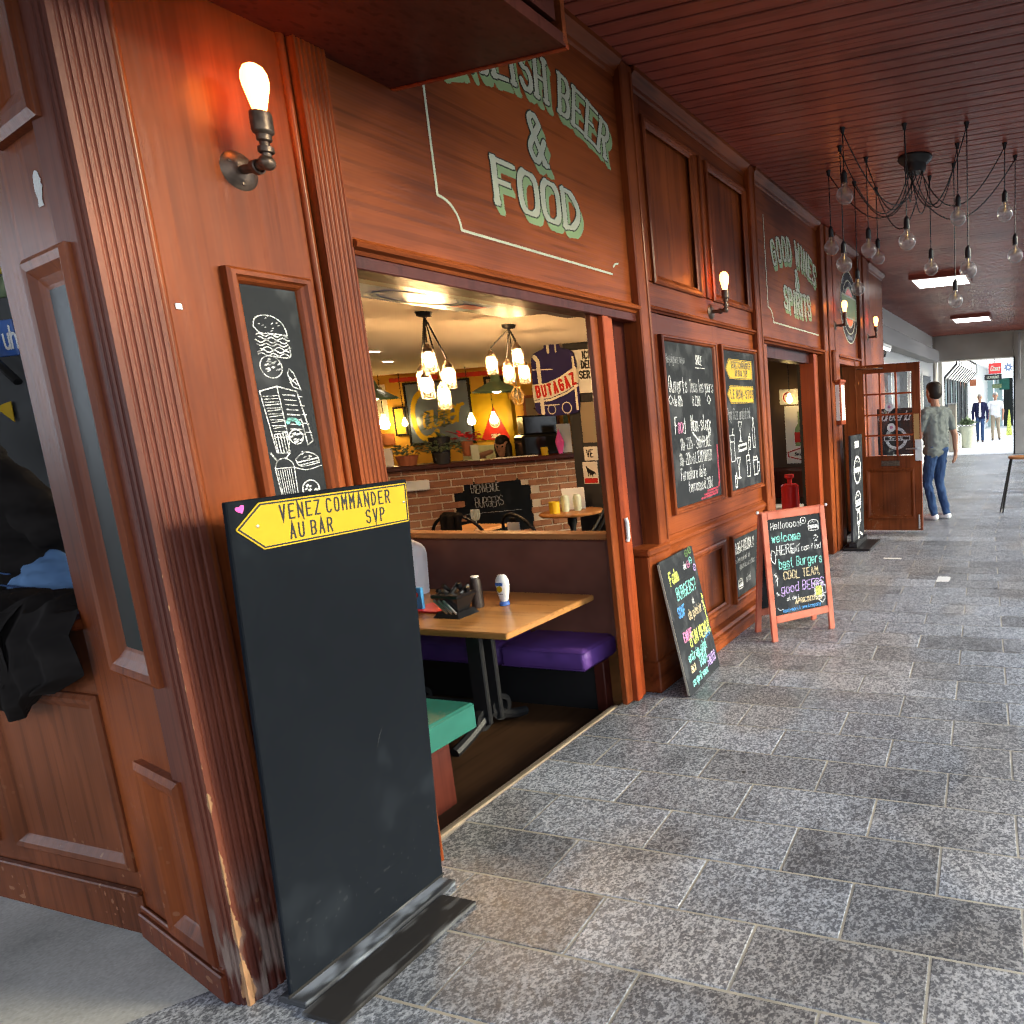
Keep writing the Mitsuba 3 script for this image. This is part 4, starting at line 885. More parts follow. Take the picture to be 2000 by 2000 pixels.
for txt, zz, uu in (('ICI', 2.32, -2.43), ('DEPOT', 2.22, -2.45), ('SERVICE', 2.11, -2.485)): ink(fr, text_poly(txt, .075, .018, .62, .35, 0, 0, uu, zz), 'black', k, 'lettering', t+.001, .001)
k, fr, t = wall_sign('small pale square sign with dark letters VE on the dark partition', 'sign', 7.0, 2.36, 2.54, 1.2, 1.355, 'paper', .008)
ink(fr, text_poly('VE', .08, .012, .6, .3, 0, 0, -2.5, 1.24), 'black', k, 'lettering', t+.001, .001)
k, fr, t = wall_sign('white sign with a black dog silhouette and red lower band', 'sign', 7.0, 2.38, 2.575, .935, 1.185, 'paper', .008)
dog = shapely.union_all([Polygon([(-2.53, 1.13), (-2.515, 1.14), (-2.505, 1.115), (-2.46, 1.09), (-2.42, 1.07), (-2.4, 1.04), (-2.43, 1.05), (-2.45, 1.03), (-2.49, 1.05), (-2.515, 1.06), (-2.522, 1.1)]), sbox(-2.51, 1.02, -2.5, 1.07), sbox(-2.455, 1.02, -2.445, 1.06), sbox(-2.485, 1.02, -2.478, 1.06)])
ink(fr, dog, 'black', k, 'dog_print', t+.001, .001); ink(fr, sbox(-2.565, .945, -2.39, 1.0), 'red', k, 'red_band', t+.001, .001)
k, fr, t = wall_sign('framed brown landscape picture above the VE sign', 'picture', 7.0, 2.3, 2.53, 1.4, 1.85, 'khaki', .012)
for (lab, y0, y1, z0, z1, mt) in (('small dark framed picture above the yellow poster', 5.1, 5.45, 2.17, 2.36, 'iron'), ('cream print at the top left of the back wall', 7.35, 7.7, 2.2, 2.36, 'paper'), ('small brown picture right of the yellow poster', 4.5, 4.8, 1.6, 2.05, 'terracotta'), ('narrow white card below the yellow poster', 4.55, 4.75, 1.3, 1.5, 'paper')):
    k, fr, t = wall_sign(lab, 'picture', 8.9, y0, y1, z0, z1, mt)
    ink(fr, sbox(-y1+.05, z0+.04, -y0-.05, z1-.04), 'khaki', k, 'print', t+.001, .001)
bsf = thing('bottle_rack', 'dark shelf rack with rows of bottles right of the yellow poster', 'shelf')
for q_ in range(4): put('shelf', bx(8.6, 8.88, 3.5, 4.4, 1.3+.27*q_, 1.32+.27*q_), 'wood_dark', bsf)
for q_ in range(24): put('bottle', lathe([(0, 0), (.035, 0), (.035, .13), (.013, .17), (.013, .21), (0, .21)], (8.72, 3.56+.14*(q_ % 6), 1.32+.27*(q_//6)), sides=10), ('black_gloss', 'leaf', 'terracotta', 'yellow')[q_ % 4], bsf, smooth=40)
# brick bar
BO, BD = np.array([6.907, 4.03, 0]), np.array([.82, -.572, 0])
BRF = Frame(BO, BD, (0, 0, 1))
bar = thing('brick_bar', 'brick fronted bar counter with dark wooden ledge and inset blackboard', 'bar')
put('core', BRF.box(-1.5, 1.26, ZF, 1.19, -.3, -.014), 'mortar', bar)
put('ledge', BRF.box(-1.55, 1.3, 1.19, 1.245, -.32, .09, .008), 'wood_dark', bar)
bl_, bh_ = .245, .083
bricks_far = []
for r in range(15):
    z0 = ZF + .01 + r*(bh_+.0035)
    u = -1.5 + (r % 2)*.125 - .0
    while u < 1.26:
        ua, ub = max(u, -1.5), min(u+bl_, 1.26)
        inset = (-.245 < (ua+ub)/2 < .645 and .3 < z0 < .86) or (-.125 < (ua+ub)/2 < .53 and .86 <= z0 < .95)
        if ub-ua > .05 and not inset:
            put('brick', BRF.box(ua+.006, ub-.006, z0, z0+bh_-.011, -.016, rng.uniform(-.003, .003), .004), 'brick', bar)
        u += bl_+.004
put('inset_board', BRF.extrude(Polygon([(-.24, .3), (-.24, .9), (-.125, .9), (-.125, .99), (.53, .99), (.53, .9), (.64, .9), (.64, .3)]), .004, -.012), 'slate', bar)
chalk(BRF, [text_poly('BIENVENUE', .1, .008, .45, .2, .03, 0, -.05, .86), text_poly('BURGERS', .12, .008, .45, .2, .03, 0, -.02, .68), line_poly([(-.15, .62), (.5, .6)], .006)], 'chalk_dim', bar, -.0075)
put('paper_box', BRF.box(-.82, -.5, .96, 1.075, 0, .09, .01), 'light_paint', bar)
def on_bar(s, n): q = BRF.p(s, 0, n); return q[0], q[1]
# things on the bar
def foliage(name, lab, cat_, c, r, h, n, potr, poth, potm, leafm='leaf', size=.05):
    k = thing(name, lab, cat_)
    put('pot', lathe([(potr*.75, 0), (potr, poth), (potr*1.05, poth), (potr*.9, poth*.96), (0, poth*.9)], c, sides=18), potm, k, smooth=40)
    V, F = [], []
    for i in range(n):
        a = rng.uniform(0, 6.28); rr = r*math.sqrt(rng.random()); q = np.array(c)+[rr*math.cos(a), rr*math.sin(a), poth+h*rng.random()]
        d = np.array([math.cos(a), math.sin(a), rng.uniform(-.5, .7)]); d /= np.linalg.norm(d); sd = np.cross(d, [0, 0, 1]); sd /= np.linalg.norm(sd)+1e-9
        L_ = size*rng.uniform(.7, 1.4); o = len(V); up = np.cross(sd, d)
        V += [q, q+d*L_*.5+sd*L_*.3+up*.01, q+d*L_, q+d*L_*.5-sd*L_*.3+up*.01]; F += [[o, o+1, o+2], [o, o+2, o+3]]
    put('foliage', tm(V, F), leafm, k)
    return k
x_, y_ = on_bar(-.3, -.12); foliage('potted_plant', 'leafy plant in a large black pot on the bar', 'plant', (x_, y_, 1.245), .1, .3, 46, .12, .3, 'black', size=.085)
x_, y_ = on_bar(-.33, .06); foliage('trailing_plant', 'pale trailing plant in a grey pot hanging over the bar edge', 'plant', (x_, y_, 1.24), .2, .12, 120, .09, .13, 'slate_base', size=.07)
x_, y_ = on_bar(0.0, -.15); foliage('red_flower', 'red poinsettia flower beside the black pot', 'flower', (x_, y_, 1.3), .12, .1, 36, .07, .18, 'terracotta', 'poinsettia', .1)
x_, y_ = on_bar(-.66, -.12); foliage('potted_plant', 'small yellow green plant in a terracotta trough on the bar', 'plant', (x_, y_, 1.245), .13, .12, 60, .12, .11, 'terracotta', size=.07)
single('paper_bag', BRF.box(-.98, -.8, 1.245, 1.45, -.2, -.08, .01), 'paper', 'white paper bag standing at the left of the bar', 'bag')
x_, y_ = on_bar(-1.15, -.1); single('dark_bottle', lathe([(0, 0), (.05, 0), (.05, .22), (.02, .3), (.02, .36), (0, .36)], (x_, y_, 1.245)), 'black_gloss', 'dark bottle at the far left end of the bar', 'bottle', smooth=40)
single('menu_card', BRF.box(.0, .09, 1.245, 1.43, -.02, .0, .002), 'cream', 'pale standing menu card on the bar beside the red flower', 'card')
x_, y_ = on_bar(.86, .0); single('small_jar', lathe([(0, 0), (.04, 0), (.045, .08), (.04, .1), (0, .1)], (x_, y_, 1.245)), 'yellow', 'small yellow jar on the bar right of the seated woman', 'jar', smooth=40)
single('bar_papers', [BRF.box(.25+.18*i, .4+.18*i, 1.246, 1.256, -.1, .05) for i in range(3)], 'paper', 'white papers lying along the bar ledge', 'paper')
PQ = BRF.p(1.2, 1.245, -.2)
single('pink_lantern', lathe([(0, 0), (.03, .0), (.07, .15), (0, .32)], BRF.p(1.1, 1.245, -.12), sides=4), 'pink', 'pink diamond shaped ornament at the right end of the bar', 'ornament')
single('counter_poster', BRF.box(1.12, 1.3, 1.25, 1.62, -.25, -.24), 'paper', 'white counter poster behind the pink ornament', 'poster')
single('coffee_machine', [BRF.box(.75, 1.3, 1.0, 1.5, -.9, -.5, .03), BRF.box(.8, 1.25, 1.5, 1.75, -.85, -.55, .02)], 'black_gloss', 'dark coffee machine behind the right end of the bar', 'machine')

def figure(name, label, bones, skin_len=.03, parts=(), group=None):
    t = thing(name, label, 'person', group)
    put('body', blob(bones, skin_len, 10), 'skin', t, smooth=True)
    for nm, bs, mt, ln in parts:
        put(nm, blob(bs, ln, 10) if isinstance(bs, list) else bs, mt, t, smooth=True)
    return t
def head(c, f, r=.098):
    """Skull, face, nose, ears, neck stump; c = centre, f = facing."""
    c = np.array(c, float); f = np.array(f, float); f /= np.linalg.norm(f); s_ = np.cross([0, 0, 1], f); s_ /= np.linalg.norm(s_); u = np.array([0, 0, 1.0])
    B = [(c+u*.03-f*.015, r, c-u*.05+f*.02, r*.72), (c-u*.05+f*.02, r*.7, c-u*.1+f*.045, r*.42), (c+f*(r*.98)+u*.0, .013, c+f*(r*1.12)-u*.028, .017), (c+s_*r*.93-f*.01, .018, c+s_*r*.95-f*.015-u*.03, .014), (c-s_*r*.93-f*.01, .018, c-s_*r*.95-f*.015-u*.03, .014), (c-u*.06-f*.02, r*.55, c-u*.2-f*.04, r*.6)]
    hair = [(c+u*.05-f*.03, r*1.03, c+u*.0-f*.045, r*.98), (c+u*.075+f*.03, r*.72, c+u*.06-f*.05, r*.9)]
    face = []
    for k in (-1, 1): face.append(trimesh.creation.icosphere(2, .012).apply_translation(c+f*(r*.86)+s_*k*.034+u*.012))
    return B, hair, cat(face)
def hand(w, d, side=1, r=.009):
    """Relaxed hand from the wrist w along d: palm, four bent fingers, thumb."""
    w, d = np.array(w, float), np.array(d, float); d /= np.linalg.norm(d)
    s_ = np.cross(d, [.2, .5, .84]); s_ /= np.linalg.norm(s_); n_ = np.cross(s_, d)*side
    B = [(w, .024, w+d*.085, .026), (w+d*.08+s_*.022, .016, w+d*.08-s_*.022, .016)]
    for k, L_ in enumerate((.07, .08, .075, .058)):
        a = w+d*.088+s_*(.03-.02*k); m_ = a+d*L_*.5+n_*.006; e = m_+d*L_*.42+n_*.022
        B += [(a, r, m_, r*.95), (m_, r*.95, e, r*.85)]
    a = w+d*.03+s_*.03; B += [(a, .012, a+d*.035+s_*.022, .011), (a+d*.035+s_*.022, .011, a+d*.06+s_*.02+n_*.012, .009)]
    return B
V3 = lambda *q: np.array(q, float)
# woman behind the bar
wh = V3(8.05, 4.55, 1.36)
B, hr, fc = head(wh, (-.9, -.35, -.15))
wt = figure('person', 'woman with long brown hair leaning on the far side of the bar', B + [(wh+V3(.06, .02, -.24), .07, wh+V3(.1, .05, -.5), .12)] + [(wh+V3(-.02, .22, -.3), .05, wh+V3(-.18, .2, -.1), .035), (wh+V3(-.18, .2, -.1), .035, wh+V3(-.15, .06, -.06), .03)], .02,
   [('hair', hr + [(wh+V3(.05, .03, .0), .115, wh+V3(.08, .04, -.25), .1), (wh+V3(.02, -.08, .0), .05, wh+V3(.0, -.09, -.2), .045)], 'hair', .03), ('top', [(wh+V3(.08, .05, -.28), .15, wh+V3(.1, .05, -.75), .16), (wh+V3(.06, .24, -.32), .08, wh+V3(.06, -.14, -.32), .08)], 'cotton_black', .04), ('eye', fc, 'black', 0)])
# pendant lamps
def jar_cluster(x, y, jars, lab):
    t = thing('jar_pendant', lab, 'pendant lamp')
    put('ceiling_rose', lathe([(0, 0), (.06, 0), (.05, -.03), (0, -.04)], (x, y, 2.5), sides=18), 'black', t, smooth=40)
    for (dx, dy, z) in jars:
        q = V3(x+dx, y+dy, z)
        put('cord', tube([(x, y, 2.47), q+V3(0, 0, .13)], .006, 6), 'black', t, smooth=True)
        put('cap', lathe([(0, .12), (.014, .115), (.02, .095), (.036, .078), (.036, .06)], q, sides=14), 'bronze', t, smooth=40)
        put('jar', lathe([(.034, .065), (.044, .045), (.048, .03), (.048, -.085), (.036, -.094), (0, -.094)], q, sides=16), 'jar_glass', t, smooth=40)
        put('bulb', lathe([(0, .06), (.02, .05), (.03, .02), (.032, -.01), (.022, -.04), (0, -.05)], q, sides=14), 'glow_base', t, smooth=True, emitter=glow(np.array([1, .6, .26]), LAMP*9))
jar_cluster(4.4, 2.0, [(-.03, -.02, 2.15), (.02, .1, 2.02), (.05, -.11, 2.03), (-.06, .0, 1.96), (.06, -.03, 1.88)], 'left cluster of glowing glass jar pendants above the booth')
jar_cluster(5.35, 2.03, [(0, -.06, 2.23), (.04, .09, 2.1), (-.05, .18, 2.18), (.05, -.07, 2.09)], 'right cluster of glowing glass jar pendants beside the blue gas bottle sign')
cg = thing('cage_lamp', 'unlit cage lamp hanging below the right jar pendants', 'lamp')
for k in range(8): a = k*math.pi/4; put('wire', tube([(5.35+.02*math.cos(a), 2.02+.02*math.sin(a), 1.97), (5.35+.055*math.cos(a), 2.02+.055*math.sin(a), 1.9), (5.35+.04*math.cos(a), 2.02+.04*math.sin(a), 1.83), (5.35, 2.02, 1.81)], .004, 5), 'brass', cg, smooth=True)
put('cord', tube([(5.35, 2.03, 2.49), (5.35, 2.02, 1.97)], .005, 6), 'black', cg, smooth=True); put('bulb', lathe([(0, .05), (.03, .02), (.03, -.02), (0, -.05)], (5.35, 2.02, 1.9), sides=12), 'jar_glass', cg, smooth=True)
for (x, y, z, lab) in ((6.9, 3.55, 2.02, 'green enamel shade pendant hanging over the bar'), (6.8, 5.26, 2.03, 'dark enamel shade pendant at the left end of the bar')):
    t = thing('shade_pendant', lab, 'pendant lamp')
    put('shade', lathe([(.025, .22), (.04, .2), (.06, .12), (.16, .07), (.26, .01), (.265, 0), (.25, .006), (.15, .06), (.05, .1)], (x, y, z), sides=32), 'green_enamel', t, smooth=40)
    put('cord', tube([(x, y, 2.5), (x, y, z+.2)], .006, 6), 'black', t, smooth=True)
    put('bulb', lathe([(0, .07), (.035, .05), (.05, .015), (.035, -.01), (0, -.015)], (x, y, z), sides=16), 'glow_base', t, smooth=True, emitter=glow((1, .75, .42), LAMP*.8))
def bare(x, y, z, r, lab, k_=1.0):
    t = thing('bare_bulb', lab, 'light bulb')
    put('cord', tube([(x, y, 2.5), (x, y, z+r*2)], .005, 6), 'black', t, smooth=True)
    put('bulb', lathe([(0, -r), (r*.7, -r*.72), (r, 0), (r*.75, r*.8), (r*.4, r*1.6), (r*.35, r*2)], (x, y, z), sides=14), 'glow_base', t, smooth=True, emitter=glow((1, .7, .25), LAMP*k_))
bare(8.6, 5.5, 1.72, .06, 'left bare bulb hanging before the yellow poster'); bare(8.6, 5.1, 1.72, .06, 'right bare bulb hanging before the yellow poster')
bare(8.7, 7.25, 1.74, .08, 'bright bare bulb at the left end of the back wall', 1.3); bare(8.75, 6.9, 1.74, .045, 'small bare bulb left of the large script sign')
for (x, y, lab) in ((7.2, 5.4, 'lower of two small round recessed lights left of the jar pendants'), (6.2, 4.5, 'upper of two small round recessed lights left of the jar pendants')):
    single('downlight', lathe([(0, 0), (.05, 0), (.055, -.006), (0, -.008)], (x, y, 2.5), sides=16), 'white', lab, 'ceiling light', emitter=glow((1, .86, .65), LAMP*.8))
# booth table, benches
tb_ = thing('booth_table', 'varnished wooden booth table on a cast iron pedestal', 'table')
put('tabletop', bx(2.73, 3.465, .125, 1.5, .615, .65, .006), 'wood_table', tb_)
for s_ in (.62, 1.2):
    put('pedestal', [bx(3.02+d, 3.05+d, s_-.05, s_+.05, .0, .6, .006) for d in (0, .09)] + [bx(3.03, 3.13, s_-.03, s_+.03, .5, .61), bx(2.85, 3.35, s_-.03, s_+.03, .6, .615)], 'iron', tb_)
    put('scroll', [lathe([(.045, -.02), (.075, -.02), (.075, .02), (.045, .02), (.045, -.02)], (3.16, s_, .05), (0, 1, 0), 20), lathe([(.035, -.02), (.06, -.02), (.06, .02), (.035, .02), (.035, -.02)], (3.02, s_, .03), (0, 1, 0), 20)], 'iron', tb_, smooth=40)
    put('foot', tube(smooth_path([(3.08, s_, .05), (3.18, s_, .0), (3.28, s_+.0, ZF+.04), (3.36, s_, ZF+.02)]), [.03]*19, 8), 'iron', tb_, smooth=40)
    put('foot', tube(smooth_path([(3.06, s_, .05), (2.97, s_, .0), (2.87, s_, ZF+.04), (2.8, s_, ZF+.02)]), [.03]*19, 8), 'iron', tb_, smooth=40)
put('stretcher', tube([(3.08, .62, .1), (3.08, 1.2, .1)], .015, 8), 'iron', tb_, smooth=40)
pb = thing('booth_bench', 'purple padded booth bench with tall maroon back and wooden top rail', 'bench')
for (a, b) in ((.1, .69), (.695, 1.35), (1.355, 2.1)): put('seat_cushion', bx(3.28, 3.63, a, b, .235, .37, .03), 'purple', pb, smooth=50)
for (a, b) in ((.1, .69), (.695, 1.35), (1.355, 2.1)):
    for z_ in (.352, .252): put('piping', tube([(3.284, a+.012, z_), (3.284, b-.012, z_)], .0035, 6), 'purple', pb, smooth=True)
    put('piping', tube([(3.3, a+.002, .352), (3.6, a+.002, .352)], .0035, 6), 'purple', pb, smooth=True)
put('back_cushion', bx(3.6, 3.68, .09, 2.2, .3, .955, .02), 'maroon', pb); put('top_rail', bx(3.585, 3.7, .085, 2.25, .95, .985, .006), 'wood_rail', pb)
put('base', [bx(3.5, 3.65, .2, 2.1, ZF, .235)], 'black', pb); put('leg', bx(3.48, 3.55, .12, .19, ZF, .235, .006), 'wood_dark', pb)
gb = thing('booth_bench', 'teal green padded bench on the near side of the booth table', 'bench')
put('seat_cushion', bx(2.05, 2.555, .195, 2.0, .24, .37, .015), 'teal', gb); put('piping', tube([(2.07, .199, .358), (2.54, .199, .358), (2.552, .21, .358), (2.552, 1.98, .358)], .004, 6), 'teal', gb, smooth=True); put('piping', tube([(2.07, .199, .252), (2.54, .199, .252), (2.552, .21, .252), (2.552, 1.98, .252)], .004, 6), 'teal', gb, smooth=True)
put('base', [bx(2.1, 2.42, .25, 1.9, ZF, .24)], 'wood_dark', gb); put('back_cushion', bx(1.98, 2.06, .2, 2.0, .24, .95, .02), 'teal', gb)
# on the table
sb = thing('sauce_bottle', 'white squeeze bottle standing upside down on the booth table', 'bottle')
sc = V3(3.19, .52, .65)
put('cap', lathe([(.022, 0), (.027, .002), (.026, .02), (.02, .024)], sc, sides=20), 'blue_print', sb, smooth=40)
ob = lathe([(.018, .022), (.028, .035), (.036, .08), (.042, .12), (.04, .145), (.03, .165), (.022, .175), (0, .178)], (0, 0, 0), sides=28); ob.vertices = ob.vertices*[.62, 1, 1]; ob.apply_translation(sc)
put('bottle', ob, 'white', sb, smooth=True)
SF = Frame(sc+V3(-.0272, 0, 0), (0, -1, 0), (0, 0, 1))
ink(SF, sbox(-.024, .118, .024, .134), 'blue_print', sb, 'label_band', .0, .002); ink(SF, Point(0, .098).buffer(.018), 'yellow', sb, 'label_mark', .0, .0015); ink(SF, sbox(-.018, .066, .018, .07), 'chalk_dim', sb, 'label_mark', -.003, .003)
cd = thing('cutlery_caddy', 'black cutlery caddy full of utensils on the booth table', 'cutlery holder')
cq = V3(2.98, .66, .65)
put('base', trimesh.convex.convex_hull(np.array([[a*.075, b*.085, 0] for a in (-1, 1) for b in (-1, 1)] + [[a*.06, b*.065, .03] for a in (-1, 1) for b in (-1, 1)])).apply_translation(cq), 'black_gloss', cd)
put('holder', trimesh.convex.convex_hull(np.array([[a*.04, b*.05-.0, .03] for a in (-1, 1) for b in (-1, 1)] + [[a*.07+.0, b*.085, .12] for a in (-1, 1) for b in (-1, 1)])).apply_translation(cq), 'black_gloss', cd)
for k in range(3): put('knife', tube([cq+V3(-.058, -.06+.03*k, .02), cq+V3(-.078, .0+.032*k, .1)], .007, 6), 'steel', cd, smooth=40)
for k in range(7): put('utensil', tube([cq+V3(rng.uniform(-.05, .05), -.06+.02*k, .1), cq+V3(rng.uniform(-.07, .06), -.075+.024*k, rng.uniform(.14, .175))], .011, 7), 'black_gloss' if k != 4 else 'steel', cd, smooth=40)
put('handle_band', bx(-.075, .07, -.09, .09, .105, .125, .005).apply_translation(cq), 'black_gloss', cd)
bt = thing('ketchup_bottle', 'brown glass sauce bottle behind the cutlery caddy', 'bottle')
put('bottle', lathe([(0, 0), (.03, 0), (.033, .01), (.033, .1), (.03, .13), (.026, .16), (.02, .172), (0, .174)], (3.13, .65, .65), sides=20), 'leather', bt, smooth=40); put('cap', lathe([(.02, .165), (.021, .18), (0, .182)], (3.13, .65, .65), sides=16), 'paper', bt, smooth=40)
single('red_menu', bx(2.98, 3.15, .8, 1.0, .651, .66, .003), 'red_plastic', 'red folded menu lying on the booth table', 'menu')
cdd = single('blue_card', bx(3.02, 3.04, .93, 1.05, .651, .78, .003), 'sky_card', 'blue standing drinks card with a red mark on the booth table', 'card')
ink(Frame((3.02, 0, 0), (0, -1, 0)), Point(-.965, .74).buffer(.015), 'red_plastic', cdd, 'card_mark', .0005, .001)
# guest in white at the booth
gx = V3(3.42, 1.56, .37)
B, hr, fc = head(gx+V3(-.03, 0, .78), (-1, 0, 0))
figure('person', 'guest in a white shirt seated in the booth behind the tall blank chalkboard', B + [(gx+V3(0, 0, .58), .06, gx+V3(0, 0, .3), .1), (gx+V3(-.02, -.2, .5), .05, gx+V3(-.1, -.24, .24), .042), (gx+V3(-.1, -.24, .24), .042, gx+V3(-.34, -.14, .31), .03)] + hand(gx+V3(-.34, -.14, .31), (-1, .2, 0)), .025,
   [('hair', hr, 'hair', .03), ('shirt', [(gx+V3(0, -.14, .52), .09, gx+V3(0, .14, .52), .09), (gx+V3(0, 0, .5), .16, gx+V3(.0, 0, .08), .16), (gx+V3(-.01, -.19, .52), .08, gx+V3(-.07, -.24, .24), .075), (gx+V3(-.01, .19, .52), .08, gx+V3(-.07, .24, .24), .075)], 'cotton_white', .03), ('trousers', [(gx+V3(0, -.1, .06), .1, gx+V3(-.42, -.1, .06), .08), (gx+V3(0, .1, .06), .1, gx+V3(-.42, .1, .06), .08), (gx+V3(-.42, -.1, .06), .075, gx+V3(-.42, -.1, -.38), .055), (gx+V3(-.42, .1, .06), .075, gx+V3(-.42, .1, -.38), .055)], 'denim', .04), ('eye', fc, 'black', 0)])
# chairs and tables behind the booth
def metal_chair(x, y, a, lab):
    t = thing('metal_chair', lab, 'chair', None)
    ca, sa = math.cos(a), math.sin(a)
    def P(u, v, z): return (x+u*ca-v*sa, y+u*sa+v*ca, ZF+z)
    put('back_arch', tube(smooth_path([P(.2, -.2, .42), P(-.0, -.22, .62), P(-.16, -.2, .9), P(-.19, -.1, .98), P(-.2, 0, 1.0), P(-.19, .1, .98), P(-.16, .2, .9), P(0, .22, .62), P(.2, .2, .42)]), .013, 8), 'black', t, smooth=40)
    v = np.array([P(-.195, -.05, .97), P(-.195, .05, .97), P(-.16, .06, .45), P(-.16, -.06, .45)]); put('back_splat', tm(np.vstack([v, v+[.006, .004, 0]]), [[0, 1, 2], [0, 2, 3], [4, 6, 5], [4, 7, 6], [0, 4, 5], [0, 5, 1], [3, 2, 6], [3, 6, 7]]), 'iron', t)
    put('seat', trimesh.convex.convex_hull(np.array([P(u, v, z) for u in (-.18, .2) for v in (-.18, .18) for z in (.43, .45)])), 'black', t)
    for u in (-.17, .19):
        for v in (-.17, .17): put('leg', tube([P(u, v, .43), P(u*1.25, v*1.25, 0)], .014, 7), 'black', t, smooth=40)
    return P
metal_chair(4.95, 2.38, 0.2, 'black metal chair with a dark garment on it, left of the pair behind the booth')
single('black_garment', blob([((4.76, 2.26, .915), .03, (4.77, 2.42, .92), .03), ((4.74, 2.26, .91), .025, (4.72, 2.28, .45), .03), ((4.74, 2.42, .91), .025, (4.72, 2.4, .45), .03), ((4.73, 2.34, .9), .03, (4.71, 2.34, .4), .035)], .03), 'cotton_black', 'black garment hung over the back of the metal chair', 'jacket', smooth=True)
metal_chair(5.0, 1.72, -0.3, 'black metal chair with pale back splat, right of the pair behind the booth')
single('paper_bag', bx(4.77, 4.78, 1.68, 1.8, .5, .86, .003), 'light_paint', 'pale grey folded paper hanging on the right metal chair', 'paper')
metal_chair(6.3, 2.0, 2.2, 'black metal chair beside the round table near the dark partition')
t = thing('square_table', 'wooden cafe table between the metal chairs and the bar', 'table')
put('tabletop', bx(5.45, 5.9, 2.75, 3.25, .63, .66, .006), 'wood_rail', t); put('pedestal', [bx(5.62, 5.7, 2.96, 3.04, ZF, .63), bx(5.5, 5.85, 2.8, 3.2, ZF, ZF+.03)], 'iron', t)
t = thing('round_table', 'round wooden table with condiments before the dark partition', 'table')
put('tabletop', lathe([(0, .65), (.33, .65), (.34, .665), (.33, .68), (0, .68)], (6.6, 2.5, 0), sides=36), 'wood_rail', t, smooth=40)
put('pedestal', lathe([(.05, .65), (.05, .55), (.03, .5), (.03, .3), (.05, .2), (.03, .1), (.2, ZF+.03), (.2, ZF)], (6.6, 2.5, 0), sides=18), 'iron', t, smooth=40)
single('yellow_mug', lathe([(0, 0), (.055, 0), (.055, .125), (.05, .125), (.045, .02)], (6.45, 2.6, .68), sides=20), 'yellow', 'yellow enamel mug on the round table', 'mug', smooth=40)
for i, dx in enumerate((0, .09)): single('cream_bottle', lathe([(0, 0), (.035, 0), (.04, .02), (.045, .14), (.03, .18), (0, .18)], (6.56+dx, 2.54-dx, .68), sides=16), 'cream', ('left', 'right')[i] + ' one of two cream sauce bottles on the round table', 'bottle', smooth=40)
single('menu_card', Frame((6.68, 2.66, .68), (.5, -.85, 0), (0, 0, 1)).box(0, .24, 0, .24, -.01, 0, .002), 'paper', 'white menu card standing behind the bottles on the round table', 'card')
t = thing('wine_glass', 'stemmed glass standing on the cafe table', 'glass'); put('bowl', lathe([(.004, .09), (.03, .1), (.045, .14), (.04, .2)], (5.52, 2.8, .66), sides=16), 'jar_glass', t, smooth=True); put('stem', lathe([(.03, 0), (.03, .004), (.005, .01), (.005, .09)], (5.52, 2.8, .66), sides=12), 'jar_glass', t, smooth=True)
# under the window head: flat oval sign
t = thing('hanging_sign', 'blue enamel sign with white oval under the window head', 'sign')
put('plate', bx(2.15, 3.05, .12, .46, 2.222, 2.23, .002), 'blue_enamel', t)
HFr = Frame((2.65, .3, 2.222), (1, 0, 0), (0, -1, 0)); HFr.N = V3(0, 0, -1)
ov = shapely.affinity.scale(Point(0, 0).buffer(.13), 1.7, 1)
ink(HFr, ov.difference(ov.buffer(-.018)), 'cream', t, 'oval_line', .001, .001); ink(HFr, sbox(.24, -.06, .38, .04), 'red', t, 'red_mark', .001, .001)
# through the second window
k, fr, t = wall_sign('tall cream poster of a green bottle with red label in the second window', 'poster', 9.5, .5, .98, .91, 1.7, 'paper', .01)
u0 = -.76
ink(fr, Polygon([(u0-.08, 1.15), (u0-.08, 1.38), (u0-.03, 1.46), (u0-.03, 1.62), (u0+.03, 1.62), (u0+.03, 1.46), (u0+.08, 1.38), (u0+.08, 1.15)]), 'letter_green', k, 'bottle_print', t+.001, .001)
ink(fr, sbox(u0-.085, 1.2, u0+.085, 1.34), 'red', k, 'label_print', t+.0025, .001)
hx_ = Polygon([(u0-.2, 1.07), (u0, 1.13), (u0+.2, 1.07), (u0+.2, 1.0), (u0, .95), (u0-.2, 1.0)]); ink(fr, hx_.difference(hx_.buffer(-.015)), 'red', k, 'hexagon_print', t+.001, .001); ink(fr, text_poly('Bénin', .05, .008, .6, .3, 0, .2, u0-.08, 1.02) if False else text_poly('Benedict', .045, .007, .6, .3, 0, .2, u0, 1.02, 'c'), 'black', k, 'lettering', t+.001, .001)
k, fr, t = wall_sign('cream square poster behind the bulb in the second window', 'poster', 9.5, .77, 1.04, 1.72, 1.93, 'paper', .01)
ink(fr, line_poly(Point(-.92, 1.82).buffer(.06).exterior.coords, .014), 'red', k, 'print', t+.001, .001)
bare(9.3, .83, 1.78, .045, 'glowing bulb in the second window', .9)
single('notice', Frame((7.8, .115, 0), (1, 0, 0)).box(-.05, .16, 1.47, 1.68, 0, .002), 'paper', 'white notice taped to the grey jamb in the second window', 'notice')
single('red_canister', [lathe([(0, 0), (.11, 0), (.11, .28), (.09, .3), (0, .3)], (8.3, .55, .45), sides=24), lathe([(.03, .3), (.03, .36), (.06, .38), (.06, .42), (0, .42)], (8.3, .55, .45), sides=16)], 'red_plastic', 'red canister on the pale table in the second window', 'canister', smooth=40)
t = thing('side_table', 'pale topped table under the red canister in the second window', 'table'); put('tabletop', bx(7.6, 8.7, .25, .9, .42, .45, .005), 'light_paint', t)
for a in (7.65, 8.65):
    for b in (.3, .85): put('leg', bx(a-.02, a+.02, b-.02, b+.02, ZF, .42), 'iron', t)
